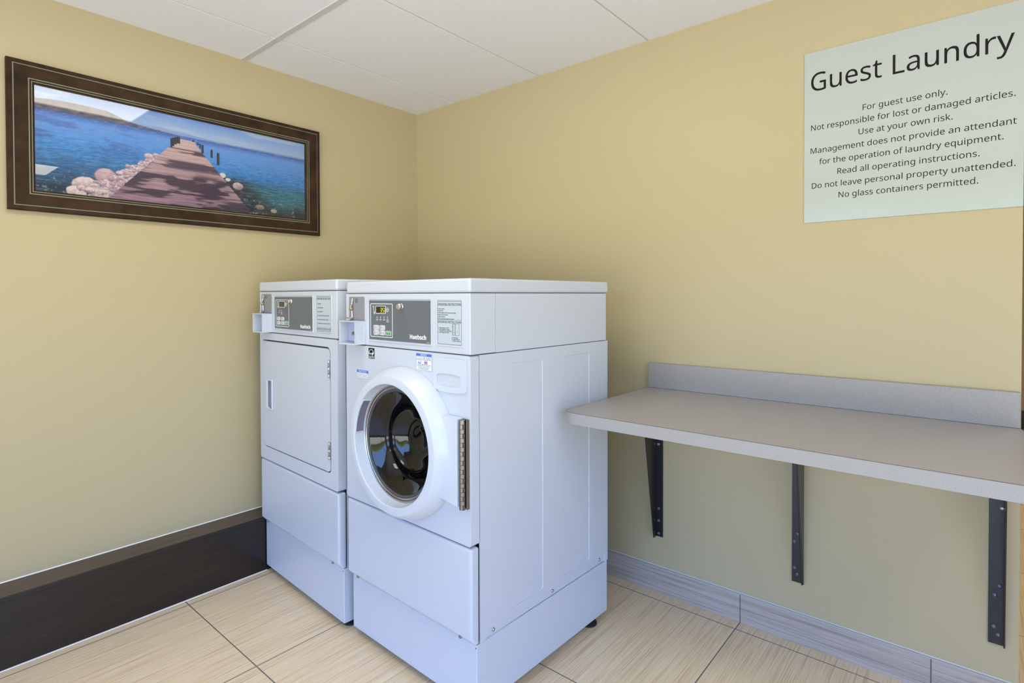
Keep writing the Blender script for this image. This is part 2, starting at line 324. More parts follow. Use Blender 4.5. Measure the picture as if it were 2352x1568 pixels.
# letter outlines (700 = cap height): "<char><advance>;x,y x,y|x,y ..." one glyph per line
GLYPHS = """ 255;
(293;184,-155 118,-63 74,41 48,152 39,268 48,386 74,499 118,605 184,700 264,700 204,602 160,496 136,385 127,270 136,158 160,47 204,-58 264,-155
)293;31,-155 90,-58 133,47 159,158 168,270 159,385 133,496 89,602 29,700 111,700 175,605 220,499 246,386 255,268 246,152 220,41 175,-63 111,-155
,262;41,-127 54,-69 69,-4 80,58 89,114 181,114 188,104 172,48 152,-12 127,-71 104,-127
-315;39,225 39,300 276,300 276,225
.262;130,-13 108,-10 88,1 74,22 70,52 74,83 88,104 108,115 130,118 155,115 174,104 188,83 192,52 188,22 174,1 155,-10
/365;10,0 270,700 354,700 93,0
0560;279,-10 176,15 105,86 63,200 48,350 54,456 71,544 101,615 144,668 204,700 279,710 382,687 455,615 497,502 512,350 506,246 489,158 458,86 414,34 354,1|279,64 346,82 391,134 417,225 424,350 417,475 391,566 346,618 279,637 211,618 168,566 143,475 134,350 143,225 168,136 211,82
1560;264,0 264,489 264,526 264,556 265,582 267,610 252,595 239,583 225,570 207,556 133,494 88,553 276,700 347,700 347,0
2560;47,0 47,71 230,257 279,306 319,350 351,391 375,432 388,472 392,518 384,569 359,605 319,629 270,636 222,631 179,618 140,596 101,569 55,627 99,659 149,685 206,703 270,709 357,697 424,659 467,601 481,524 475,470 458,420 432,373 395,327 351,277 302,226 156,82 156,79 509,79 509,0
3560;236,-10 184,-7 134,-1 88,10 44,28 44,109 90,89 139,74 190,66 238,63 318,71 373,99 404,143 414,201 401,257 363,295 300,316 219,324 150,324 150,398 219,398 295,407 350,435 384,475 395,529 386,575 360,608 319,630 267,637 214,633 171,620 130,601 90,578 48,637 90,664 140,687 200,704 267,709 362,697 429,661 470,605 483,535 472,472 443,423 398,389 338,369 338,365 411,346 464,312 494,261 505,198 497,141 475,90 440,48 388,16 321,-3
4560;356,0 356,159 20,159 20,232 350,703 439,703 439,236 541,236 541,159 439,159 439,0|105,236 356,236 356,456 356,503 357,542 359,578 360,611 356,611 347,592 337,572 325,551 315,535
5560;244,-10 191,-7 141,0 98,12 61,28 61,109 101,90 147,76 197,67 244,64 314,73 369,101 404,147 416,214 405,276 375,319 319,347 241,356 211,356 178,351 146,347 121,341 79,369 105,700 455,700 455,621 178,621 162,419 181,421 207,424 236,427 270,429 366,416 440,375 489,311 505,223 487,127 436,52 353,6
6560;292,-10 229,-1 172,23 122,66 86,125 61,203 54,299 57,373 67,448 86,516 115,579 158,633 213,674 284,700 375,709 395,709 420,707 442,704 461,700 461,627 442,631 420,636 398,637 376,639 314,633 264,615 223,589 192,554 171,512 155,464 146,411 140,356 146,356 174,388 209,414 254,432 312,438 394,424 458,382 500,315 515,225 499,127 454,52 384,6|290,63 347,73 391,102 420,153 429,225 420,284 395,331 353,360 293,370 251,366 213,351 184,330 160,303 146,273 141,242 146,200 158,158 178,120 207,89 245,70
7560;133,0 420,621 44,621 44,700 512,700 512,633 228,0
8560;281,-10 182,3 109,39 63,99 48,178 52,223 69,261 92,295 121,322 156,346 192,366 146,398 106,436 79,484 70,542 77,592 98,633 130,665 172,690 223,704 279,709 363,699 430,666 474,614 489,541 484,502 471,468 449,439 421,413 391,391 356,370 397,349 435,324 465,296 490,264 506,226 512,181 496,102 449,42 376,3|283,404 330,427 369,455 395,491 404,538 395,582 369,614 330,633 279,640 229,633 190,614 163,582 155,538 159,506 172,478 192,455 219,436 249,420|280,58 343,67 389,92 417,131 427,181 417,228 386,265 340,296 280,324 264,330 207,300 166,267 140,226 133,178 141,131 169,92 214,67
9560;188,-10 166,-9 143,-7 120,-4 101,0 101,73 140,64 187,61 249,67 299,83 340,109 370,144 392,187 408,235 417,287 421,343 416,343 389,312 354,286 308,267 249,261 168,276 105,316 63,384 50,472 55,541 77,599 111,646 155,681 209,701 273,709 335,700 392,675 440,633 478,573 502,496 509,401 506,325 496,252 477,182 448,120 407,67 350,25 279,-1|268,330 312,334 350,349 381,370 402,397 417,426 421,458 419,499 405,541 385,579 356,610 318,630 273,637 217,627 174,596 144,545 134,474 143,414 168,368 209,338
A626;0,0 273,703 353,703 624,0 534,0 449,216 172,216 89,0|201,295 423,295 344,506 341,518 335,535 328,556 322,578 316,596 312,611 305,582 296,551 287,526 281,506
B637;95,0 95,700 295,700 410,690 493,661 544,608 560,526 551,470 526,423 484,391 427,372 427,366 470,356 508,341 538,318 563,287 579,248 583,198 567,115 519,52 442,13 341,0|184,401 312,401 388,408 436,430 461,467 470,516 459,566 429,599 376,618 299,624 184,624|184,74 324,74 402,83 454,111 481,153 490,206 480,255 452,295 400,319 318,328 184,328
C618;381,-10 283,1 203,35 140,88 95,159 69,248 60,350 70,451 98,537 146,610 213,664 296,697 395,709 499,699 589,668 553,594 519,608 481,620 440,629 395,631 295,612 217,556 169,467 153,350 168,233 213,143 289,86 394,67 439,70 481,76 522,85 561,95 561,19 522,6 480,-3 435,-9
D715;95,0 95,700 311,700 410,690 493,661 561,611 612,545 645,459 655,356 631,201 559,89 443,22 290,0|184,76 279,76 491,144 561,353 545,475 493,559 410,608 298,624 184,624
E544;95,0 95,700 486,700 486,621 184,621 184,404 468,404 468,327 184,327 184,77 486,77 486,0
F509;95,0 95,700 486,700 486,621 184,621 184,375 467,375 467,296 184,296 184,0
G713;395,-10 295,1 211,34 146,86 98,158 70,246 60,350 70,452 104,540 156,611 226,665 316,699 421,709 480,706 534,699 583,685 631,668 598,592 559,607 513,620 467,629 417,631 306,612 222,556 169,467 152,350 159,271 179,203 213,146 264,102 330,76 416,67 458,69 493,71 525,77 553,83 553,290 398,290 398,369 640,369 640,26 583,10 526,-1 464,-7
H726;95,0 95,700 184,700 184,404 541,404 541,700 630,700 630,0 541,0 541,327 184,327 184,0
I332;39,0 39,51 121,70 121,629 39,649 39,700 292,700 292,649 210,629 210,70 292,51 292,0
J267;-4,-187 -26,-185 -45,-182 -61,-178 -76,-174 -76,-99 -60,-102 -44,-106 -25,-108 -6,-109 18,-106 41,-99 61,-86 76,-64 86,-35 90,4 90,700 178,700 178,10 166,-77 128,-139 70,-174
K607;95,0 95,700 184,700 184,354 213,388 244,421 273,455 303,487 493,700 595,700 318,395 607,0 503,0 255,334 184,271 184,0
L513;95,0 95,700 184,700 184,79 489,79 489,0
M888;95,0 95,700 225,700 440,127 445,127 664,700 793,700 793,0 706,0 706,430 707,481 709,531 710,576 713,612 709,612 475,0 404,0 174,612 169,612 172,578 175,531 176,478 176,424 176,0
N744;95,0 95,700 197,700 570,121 575,121 573,140 572,168 570,200 569,236 567,271 567,305 567,700 649,700 649,0 547,0 172,580 169,580 171,542 174,496 175,443 176,391 176,0
O766;384,-10 283,1 203,35 140,89 95,162 69,249 60,351 69,452 95,540 140,611 203,665 284,699 384,710 480,699 560,665 623,612 668,540 696,452 706,350 696,249 668,160 623,89 560,35 480,1|384,67 486,86 557,143 598,232 612,350 598,468 557,557 487,614 384,633 281,614 209,557 166,468 153,350 166,232 209,143 280,86
P592;95,0 95,700 280,700 398,685 480,646 526,580 542,493 537,438 516,385 481,340 429,303 357,280 264,273 184,273 184,0|184,347 254,347 341,356 402,381 439,423 452,490 440,548 408,591 353,615 273,624 184,624
R610;95,0 95,700 287,700 401,687 480,650 526,588 542,500 538,449 522,407 499,373 470,349 438,328 402,314 595,0 491,0 322,289 184,289 184,0|184,363 287,363 362,372 413,397 442,439 452,496 442,556 410,594 357,615 283,623 184,623
S538;242,-10 185,-7 133,-1 88,10 50,23 50,108 89,93 137,79 191,70 246,67 315,74 363,96 394,133 404,179 400,211 389,238 369,260 338,280 296,302 239,324 160,359 105,402 70,458 58,531 66,583 88,626 121,662 166,687 220,704 281,709 337,706 388,699 433,685 475,669 448,595 410,610 369,621 325,629 280,631 223,624 181,604 156,572 147,529 152,497 162,471 182,449 210,429 249,410 300,389 357,366 405,340 442,312 470,279 486,238 491,187 475,105 424,42 344,3
T544;228,0 228,621 10,621 10,700 534,700 534,621 316,621 316,0
U716;354,-10 239,7 156,61 105,143 88,249 88,700 176,700 176,246 188,171 222,114 279,79 359,67 442,79 497,117 529,175 540,246 540,700 627,700 627,246 620,178 598,117 560,64 508,23 439,-1
V588;249,0 0,700 92,700 249,251 264,209 276,171 286,133 293,98 302,133 312,171 324,210 338,252 494,700 588,700 338,0
W911;197,0 12,700 104,700 213,273 223,228 233,185 241,144 246,106 252,146 261,190 271,233 283,277 407,700 497,700 626,274 639,229 649,185 658,143 664,106 669,143 678,185 687,228 699,273 806,700 898,700 712,0 623,0 487,458 478,487 471,515 464,542 458,566 454,585 452,596 449,576 442,542 430,500 419,455 286,0
X575;4,0 236,365 19,700 117,700 287,424 461,700 553,700 337,366 570,0 470,0 284,303 96,0
Y554;233,0 233,267 0,700 96,700 277,356 459,700 554,700 321,271 321,0
a550;210,-10 146,0 92,28 57,76 45,146 60,216 106,267 185,300 296,314 386,316 386,347 379,404 357,439 324,458 277,464 238,461 198,452 163,439 130,424 104,489 140,506 184,521 232,531 281,534 366,524 424,491 458,438 470,357 470,0 407,0 391,74 386,74 351,36 315,10 270,-4|230,60 292,69 341,96 373,143 385,210 385,257 308,254 225,244 172,222 143,190 134,144 141,106 160,80 192,64
b602;332,-10 276,-4 230,13 195,38 169,67 162,67 144,0 83,0 83,744 169,744 169,563 169,531 168,502 166,475 165,455 169,455 195,486 230,512 276,528 332,534 420,516 489,465 534,381 548,262 534,144 489,58 420,7|319,61 381,74 424,114 451,176 459,264 424,413 318,462 246,451 201,414 178,353 169,265 169,261 178,176 201,114 246,74
c470;293,-10 228,-3 171,19 121,55 85,106 61,175 54,260 61,347 86,417 124,470 174,506 233,528 300,535 340,532 378,526 411,518 438,506 411,435 386,443 356,452 327,458 298,459 182,410 143,261 153,176 181,115 228,77 293,64 334,67 369,73 400,83 429,95 429,19 401,6 370,-3 335,-7
d602;270,-10 181,7 112,58 69,143 54,261 69,381 114,465 182,518 270,535 325,529 370,512 405,487 433,458 439,458 438,472 436,494 433,518 433,535 433,744 519,744 519,0 449,0 438,70 433,70 405,39 370,13 325,-4|283,61 354,73 400,108 426,165 435,245 435,261 426,347 401,411 356,451 281,464 222,449 178,408 152,343 143,260 152,176 178,114 222,74
e553;306,-10 236,-3 175,20 124,58 86,111 61,178 54,258 61,338 83,407 118,461 163,502 220,526 286,535 349,528 402,506 445,470 477,423 496,365 503,298 503,246 143,246 156,168 188,111 241,76 311,64 357,66 400,73 439,85 478,101 478,25 439,9 400,-1 357,-7|144,315 413,315 404,375 382,423 341,454 284,464 230,455 188,424 159,378
f337;106,0 106,458 15,458 15,499 106,528 106,559 118,646 152,704 206,738 277,750 308,748 334,744 359,738 379,732 356,664 340,669 321,674 299,678 279,678 241,671 214,650 198,612 192,559 192,525 325,525 325,458 192,458 192,0
g602;284,-235 179,-226 95,-201 95,-122 182,-153 289,-163 350,-153 395,-124 424,-77 435,-16 435,4 435,19 435,39 436,57 438,70 433,70 366,10 270,-10 179,9 111,61 69,147 54,261 69,373 111,461 179,516 270,535 319,529 363,515 401,490 435,455 439,455 451,525 519,525 519,-9 505,-108 462,-178 389,-220|283,61 351,71 398,104 426,159 435,241 435,261 426,354 398,416 350,451 281,462 223,449 179,410 152,346 143,261 152,175 179,112 223,73
h605;83,0 83,744 169,744 169,526 168,489 165,452 171,452 200,487 239,513 284,528 334,534 419,522 478,489 513,429 526,341 526,0 440,0 440,335 411,430 324,462 249,451 203,413 178,353 169,271 169,0
i252;127,612 108,615 90,626 80,643 76,666 80,691 90,709 108,719 127,722 146,719 162,709 174,691 178,666 174,643 162,626 146,615|83,0 83,525 169,525 169,0
j252;127,612 108,615 90,626 80,643 76,666 80,691 90,709 108,719 127,722 146,719 162,709 174,691 178,666 174,643 162,626 146,615|22,-235 -1,-235 -22,-232 -39,-228 -54,-223 -54,-153 -39,-158 -23,-160 -7,-163 10,-163 39,-159 63,-146 79,-121 83,-82 83,525 169,525 169,-79 160,-144 134,-194 89,-225
k524;83,0 83,744 169,744 169,356 168,337 168,315 166,290 165,270 169,270 176,280 187,293 198,308 210,322 222,337 230,347 398,525 500,525 287,300 515,0 410,0 228,245 169,192 169,0
l252;83,0 83,744 169,744 169,0
m916;83,0 83,525 153,525 165,454 171,454 200,490 236,515 280,529 325,535 427,513 486,446 490,446 522,486 563,513 610,529 659,535 736,524 792,489 825,430 837,341 837,0 751,0 751,338 725,432 645,462 579,451 535,419 510,365 503,290 503,0 417,0 417,338 391,432 309,462 242,451 200,413 176,353 169,273 169,0
n605;83,0 83,525 153,525 165,454 171,454 201,490 241,515 287,529 335,535 419,524 478,489 513,430 526,341 526,0 440,0 440,335 411,430 324,462 249,451 203,413 178,353 169,273 169,0
o592;295,-10 229,-1 171,22 122,61 85,115 61,182 54,264 70,379 120,464 197,518 298,535 365,526 423,503 472,464 509,411 532,344 540,264 524,147 474,61 395,9|296,61 366,76 413,117 442,179 451,264 442,347 413,410 366,449 296,462 226,449 179,410 152,347 143,264 152,179 179,117 228,76
p602;83,-235 83,525 153,525 165,454 169,454 197,486 230,512 276,529 332,535 420,518 489,467 534,382 548,264 534,146 489,60 420,7 332,-10 277,-4 232,13 197,38 169,67 163,67 165,48 168,25 169,1 169,-19 169,-235|319,61 363,69 398,88 424,120 445,160 455,209 459,264 451,346 424,408 381,449 318,462 249,451 204,417 179,360 169,280 169,264 178,178 201,114 246,74
q602;433,-235 433,-10 433,9 435,31 436,52 438,70 432,70 405,39 370,13 324,-4 267,-10 181,7 114,58 69,143 54,261 69,381 114,465 184,518 270,535 327,529 372,512 407,486 435,454 438,454 451,525 519,525 519,-235|284,61 353,73 400,106 424,163 435,244 435,261 426,349 401,411 354,451 281,464 220,449 178,408 152,343 143,260 152,176 178,114 222,74
r404;83,0 83,525 153,525 163,429 168,429 197,470 233,503 277,526 328,535 343,534 360,534 376,531 389,529 379,449 366,452 351,455 337,456 322,456 283,451 246,435 214,408 191,373 175,330 169,280 169,0
s470;216,-10 165,-7 121,-1 83,10 51,23 51,102 86,88 127,73 172,63 217,60 274,66 312,80 334,105 341,137 340,156 331,172 316,188 292,204 258,220 213,239 165,258 125,279 93,300 70,325 55,356 50,395 64,455 105,499 168,525 246,535 293,532 337,525 376,515 414,500 385,432 351,443 315,455 279,462 241,464 194,459 160,448 139,427 133,401 136,381 144,363 162,349 188,334 223,319 267,300 314,281 353,262 384,241 407,214 420,184 424,144 411,77 369,29 302,0
t353;244,-10 204,-6 168,4 137,23 112,54 95,96 90,153 90,458 16,458 16,500 90,534 125,646 176,646 176,525 328,525 328,458 176,458 176,155 182,112 200,83 226,67 258,61 279,61 299,64 318,67 332,71 332,6 315,0 293,-6 268,-9
u605;268,-10 185,1 125,36 89,95 77,181 77,525 165,525 165,187 194,93 281,61 354,74 402,111 427,171 436,252 436,525 522,525 522,0 452,0 439,70 435,70 404,34 365,9 318,-4
v497;198,0 0,525 92,525 204,216 211,192 220,168 229,141 236,117 242,95 246,76 249,76 255,95 261,118 268,143 277,169 286,194 293,216 405,525 497,525 298,0
w770;155,1 10,526 101,526 172,246 182,204 192,160 201,121 207,89 210,89 214,108 220,130 226,156 232,182 239,207 246,230 338,526 433,526 524,230 534,195 544,158 553,121 559,90 561,90 567,120 576,158 586,201 598,246 671,526 758,526 612,1 512,1 421,296 410,337 400,376 392,410 386,436 382,436 376,410 369,376 359,337 347,296 252,1
y500;82,-235 60,-235 41,-233 25,-230 10,-228 10,-159 23,-160 36,-162 52,-163 69,-165 109,-158 141,-139 166,-109 185,-71 213,-1 1,525 93,525 207,226 220,188 233,152 244,117 251,83 255,83 262,111 273,147 286,187 300,228 407,525 500,525 273,-73 242,-140 203,-191 150,-225"""
def read_glyphs(src):
    g = {}
    for ln in src.split('\n'):
        if not ln: continue
        ch = ln[0]; adv, lp = ln[1:].split(';')
        loops = [[tuple(map(float, p.split(','))) for p in l.split(' ')] for l in lp.split('|') if l]
        g[ch] = (float(adv), loops)
    return g
FONT = read_glyphs(GLYPHS); _gc = {}
def embolden(loops, kx, kz):
    area = lambda l: sum(l[i][0]*l[(i+1) % len(l)][1]-l[(i+1) % len(l)][0]*l[i][1] for i in range(len(l)))/2
    big = max(loops, key=lambda l: abs(area(l))); out = []
    for l in loops:
        l = l if area(l) > 0 else l[::-1]; n = len(l); sg = 1 if abs(area(l)) == abs(area(big)) else -.45; q = []
        for i in range(n):
            (ax, ay), (bx, by), (cx, cy) = l[i-1], l[i], l[(i+1) % n]
            u, v = math.hypot(bx-ax, by-ay) or 1, math.hypot(cx-bx, cy-by) or 1
            nx, ny = (by-ay)/u+(cy-by)/v, -(bx-ax)/u-(cx-bx)/v; L = math.hypot(nx, ny) or 1
            q.append((bx+sg*kx*nx/L, by+sg*kz*ny/L))
        out.append(q)
    return out
def glyph_mesh(ch, bold):
    if (ch, bold) not in _gc:
        adv, loops = FONT[ch]
        if bold: loops = embolden(loops, 66, 26); adv += 70
        bm = bmesh.new(); es = []
        for l in loops:
            v = [bm.verts.new((x, 0, y)) for x, y in l]
            es += [bm.edges.new((v[i], v[(i+1) % len(v)])) for i in range(len(v))]
        if es: bmesh.ops.triangle_fill(bm, use_beauty=True, edges=es)
        bm.verts.index_update()
        _gc[(ch, bold)] = (adv, [tuple(v.co) for v in bm.verts], [[v.index for v in f.verts] for f in bm.faces]); bm.free()
    return _gc[(ch, bold)]
def lettering(name, m, parent, lines, depth=.0003, bold=False):
    """lines: (string, x0, x1 or None, baseline z, cap height, y, unused).  One mesh, letters facing -y."""
    V, F = [], []
    for st, x0, x1, zb, cap, y, _w in lines:
        pen = 0; items = []; lo, hi = 1e9, -1e9
        for ch in st:
            adv, vs, fs = glyph_mesh(ch, bold)
            if vs: lo = min(lo, pen+min(v[0] for v in vs)); hi = max(hi, pen+max(v[0] for v in vs))
            items.append((pen, vs, fs)); pen += adv
        sz = cap/700.; sx_ = sz if x1 is None else (x1-x0)/(hi-lo)
        for pen, vs, fs in items:
            o = len(V); V += [(x0+(v[0]+pen-lo)*sx_, y, zb+v[2]*sz) for v in vs]; F += [[i+o for i in f] for f in fs]
    bm = bmesh.new(); me = bpy.data.meshes.new(name); me.from_pydata(V, [], F); bm.from_mesh(me)
    r = bmesh.ops.extrude_face_region(bm, geom=list(bm.faces))
    for g in r['geom']:
        if isinstance(g, bmesh.types.BMVert): g.co.y += depth
    bmesh.ops.recalc_face_normals(bm, faces=bm.faces)
    bm.to_mesh(me); bm.free(); me.materials.append(m)
    o = bpy.data.objects.new(name, me); col.objects.link(o); o.parent = parent; return o

# ------------------------------------------------------------------ room
XE = 2.798
struct(MB().box(-.1, RX1+.1, RY0-.15, 5.2, -.1, 0).build('floor', M['floor']))
struct(MB().box(-.12, 0, RY0-.15, .12, 0, CEIL+.1).build('wall_left', M['wall']))
struct(MB().box(0, XE, 0, .12, 0, CEIL+.1).build('wall_right', M['wall']))
x0, x1, z0, z1 = WIN
struct(MB().holed([(0, 0), (RX1, 0), (RX1, CEIL+.1), (0, CEIL+.1)], [[(x0, z0), (x1, z0), (x1, z1), (x0, z1)]], RY0-.15, RY0).build('wall_rear', M['wall_white']))
ya, yb, za, zb = ADDED_WIN
struct(MB().holed([(RY0-.15, 0), (5.2, 0), (5.2, CEIL+.1), (RY0-.15, CEIL+.1)], [[(ya, za), (yb, za), (yb, zb), (ya, zb)]], RX1, RX1+.12, 'x').build('wall_side', M['wall_white']))
w = struct(MB().box(RX1+.085, RX1+.09, ya, yb, za, zb).build('added_window', M['window_glass']))  # added glazing that lets in extra daylight from the side
f = MB()
for a, b in ((ya, ya+.06), (yb-.06, yb), ((ya+yb)/2-.05, (ya+yb)/2+.05)): f.box(RX1+.05, RX1+.12, a, b, za, zb)
for a, b in ((za, za+.06), (zb-.06, zb)): f.box(RX1+.05, RX1+.12, ya, yb, a, b)
f.build('window_frame', M['window_frame'], w, .004)
struct(MB().box(1.6, RX1, 5.04, 5.16, 0, CEIL+.1).build('wall_far', M['door_hall']))
struct(MB().box(1.48, 1.6, .12, 5.16, 0, CEIL+.1).build('wall_hall', M['wall']))
struct(MB().box(1.6, RX1, 5.02, 5.04, 0, .18).build('baseboard_far', M['ledge']))
w = struct(MB().box(x0, x1, RY0-.09, RY0-.085, z0, z1).build('window_1', M['window_glass']))
f = MB()
for a, b in ((x0, x0+.05), (x1-.05, x1), ((x0+x1)/2-.03, (x0+x1)/2+.03)): f.box(a, b, RY0-.12, RY0-.05, z0, z1)
for a, b in ((z0, z0+.05), (z1-.05, z1)): f.box(x0, x1, RY0-.12, RY0-.05, a, b)
f.build('window_frame', M['window_frame'], w, .004)

# suspended ceiling: lay-in tiles, grid bars as a part
TX0, TP, TY0 = .3402, .6125, -1.0734
xs = [-.02] + [TX0+TP*i for i in range(8)]; xs = [x for x in xs if x < RX1] + [RX1]
ys = [RY0, TY0-1.225*2, TY0-1.225, TY0, TY0+1.225, TY0+1.225*2, TY0+1.225*3, TY0+1.225*4, 5.1]
mb = MB(); g2 = .005
mb.box(-.1, RX1+.1, RY0-.15, 5.2, CEIL+.03, CEIL+.12)
TROF = [(1, 2), (5, 2)]          # grid cells that hold lamps
HALLT = [(5, 4), (5, 6)]
for i in range(len(xs)-1):
    for j in range(len(ys)-1):
        if ys[j] < ys[j+1] and (i, j) not in [(a+0, b) for a, b in ((2, 2), (6, 2), (6, 5))]:
            mb.box(xs[i]+g2, xs[i+1]-g2, ys[j]+g2, ys[j+1]-g2, CEIL+.002, CEIL+.02)
ceil = struct(mb.build('ceiling', M['ceiling']))
mb = MB()
for x in xs[1:-1]: mb.box(x-.0045, x+.0045, RY0, 5.1, CEIL+.0045, CEIL+.0185)
for y in ys[1:-1]: mb.box(0, RX1, y-.011, y+.011, CEIL-.002, CEIL+.012)
mb.build('ceiling_grid', M['tbar'], ceil)

# ceiling lamps (just above the top of the picture; the two room lamps reflect in the picture glass)
def lamp(name, label, i, j, m):
    xa, xb, ya, yb = xs[i]+.012, xs[i+1]-.012, ys[j]+.012, ys[j+1]-.012
    t = empty(name, ((xa+xb)/2, (ya+yb)/2, CEIL)); hx, hy = (xb-xa)/2, (yb-ya)/2
    tag(t, label, 'ceiling light', 'recessed ceiling lights')
    MB().holed([(-hx, -hy), (hx, -hy), (hx, hy), (-hx, hy)], [[(-hx+.03, -hy+.03), (hx-.03, -hy+.03), (hx-.03, hy-.03), (-hx+.03, hy-.03)]], -.003, .02, 'z').build('lamp_frame', M['lamp_frame'], t)
    MB().box(-hx+.03, hx-.03, -hy+.03, hy-.03, .004, .012).build('lamp_diffuser', m, t)
lamp('ceiling_light', 'recessed fluorescent ceiling light above the machines, mirrored at the picture glass top left', 2, 2, M['lamp'])
lamp('ceiling_light', 'recessed fluorescent ceiling light near the doorway, mirrored low at the picture glass left edge', 6, 2, M['lamp'])
lamp('ceiling_light', 'unseen lamp added to brighten the hall beyond the wall end', 6, 5, M['hall_fill_lamp'])

# tile skirting on the right wall
sk = struct(MB().box(.02, XE, -.010, 0, 0, .1115).build('baseboard_right', M['skirting'], None, .001))
MB().box(.02, XE, -.0112, 0, .1115, .1145).build('edge_trim', M['alu'], sk)
MB().box(.02, XE, -.003, 0, .1145, .1165).build('caulk_line', M['caulk'], sk)
# dark boxed ledge on the left wall
LD = .093
lg = struct(MB().box(0, LD-.003, RY0, -.02, 0, .2405).build('baseboard_left', M['ledge'], None, .001))
MB().prism([(0, .2412), (LD, .2412), (LD, .2595), (0, .2765)], RY0, -.02, 'y').build('cap_board', M['ledge'], lg, .0015)
MB().prism([(.002, .2762), (LD-.003, .2601), (LD-.003, .2609), (.002, .2771)], RY0, -.02, 'y').build('cap_sheen', M['ledge_sheen'], lg)  # thin lighter layer, sheen of the cap top put into colour
MB().prism([(0, .2768), (.0035, .2768), (0, .2805)], RY0, -.02, 'y').build('caulk_line', M['caulk'], lg)
MB().prism([(LD-.003, 0), (LD+.0015, 0), (LD-.003, .003)], RY0, -1.02, 'y').build('floor_caulk_line', M['caulk'], lg)


# ------------------------------------------------------------------ shared pieces for the two machines (front faces -y, origin front-right-bottom)
def screw(mb, x, y, z, r=.005, ax='y', d=-.003):
    mb.lathe([(r, 0), (r, d*.5), (r*.6, d)], (x, y, z), 12, ax)
def coin_gear(t, plate, box_x, box_z, label, pocket):
    (px0, px1, pz0, pz1) = plate
    s = MB().prism(rrect(px0, px1, pz0, pz1, .006), -.0018, .001, 'y').build('coin_plate', M['plate_grey'], t, .0006)
    cx = px0+.026; top = pz1-.004
    MB().tube([(cx, -.004, top), (cx+.001, -.006, top-.012), (cx+.003, -.009, top-.022), (cx, -.010, top-.029), (cx-.004, -.009, top-.034)], .0028, 8).build('coin_chute', M['chrome'], s)
    MB().lathe([(.0085, 0), (.0085, -.010), (.0065, -.013), (.0, -.013)], (cx-.003, 0, top-.041), 20).build('lock_barrel', M['brass'], s, .0006)
    MB().box(cx-.004, cx+.009, -.018, -.010, top-.0395, top-.0345).build('lock_tab', M['chrome'], s, .001)
    MB().tube([(cx-.001, -.006, top-.048), (cx, -.006, top-.060), (cx+.001, -.006, top-.073)], .0033, 8).build('coin_rod', M['chrome'], s)
    kb = MB()
    kb.lathe([(.004, 0), (.0055, -.012), (.0035, -.020), (0, -.021)], (cx, 0, top-.077), 14)
    kb.tube([(cx-.020, -.016, top-.0755), (cx, -.016, top-.077), (cx+.009, -.014, top-.0765)], [.0022, .0038, .0030], 8)
    kb.tube([(cx+.001, -.016, top-.075), (cx+.003, -.017, top-.083)], [.0032, .0022], 8)
    kb.build('coin_knob', M['chrome'], s)
    hx, hz = px0+.050, pz1-.0145
    MB().holed(circ(hx, hz, .0082, 8), [circ(hx, hz, .0070, 8)], -.0022, -.0015).build('coin_emblem', M['black_print'], s)
    lettering('lettering', M['black_print'], s, [(label, hx-.005, hx+.005, hz-.0022, .0045, -.0020, .01)])
    x0, x1 = box_x; z0, z1 = box_z; D = -.046; th = .0035
    b = MB()
    b.box(x0, x0+th, D, 0, z0, z1).box(x1-th, x1, D, 0, z0, z1).box(x0, x1, D, 0, z1-th, z1).box(x0, x1, D, 0, z0, z0+th).box(x0, x1, -.004, 0, z0, z1)
    b = b.build('coin_box', M['plastic'], t, .0012)
    if pocket:
        MB().prism(rrect(x0+.0038, x0+.052, z0+.008, z1-.007, .008), -.010, -.004, 'y').build('coin_vault', M['pocket'], b, .002)
        MB().lathe([(.006, 0), (.006, -.008), (0, -.008)], (x0+.046, -.010, (z0+z1)/2-.004), 14).build('vault_lock', M['hinge'], b)
        mk = MB()
        for dz in (.022, 0, -.022): mk.lathe([(.0046, 0), (.0042, .0003), (0, .0003)], (x1, D*.45, (z0+z1)/2+dz), 16, 'x')
        mk.build('rivet_mark', M['plastic'], b)
    else:
        MB().prism(rrect(x0+.0038, x0+.050, z0+.008, z1-.010, .008), -.008, -.004, 'y').build('coin_vault', M['pocket'], b, .002)

SEG = {'3': 'abgcd', '5': 'afgcd', '0': 'abcdef'}
def seven_seg(mb, x, z, w, h, ch, y, clip=None):
    t = w*.22
    S = dict(a=(x, x+w, z+h-t, z+h), d=(x, x+w, z, z+t), g=(x, x+w, z+h/2-t/2, z+h/2+t/2),
             f=(x, x+t, z+h/2, z+h), e=(x, x+t, z, z+h/2), b=(x+w-t, x+w, z+h/2, z+h), c=(x+w-t, x+w, z, z+h/2))
    for s in SEG[ch]:
        a, b, c, d = S[s]
        if clip:
            if a >= clip: continue
            b = min(b, clip)
        mb.box(a+.0003, b-.0002, y-.0003, y, c+.0003, d-.0003)

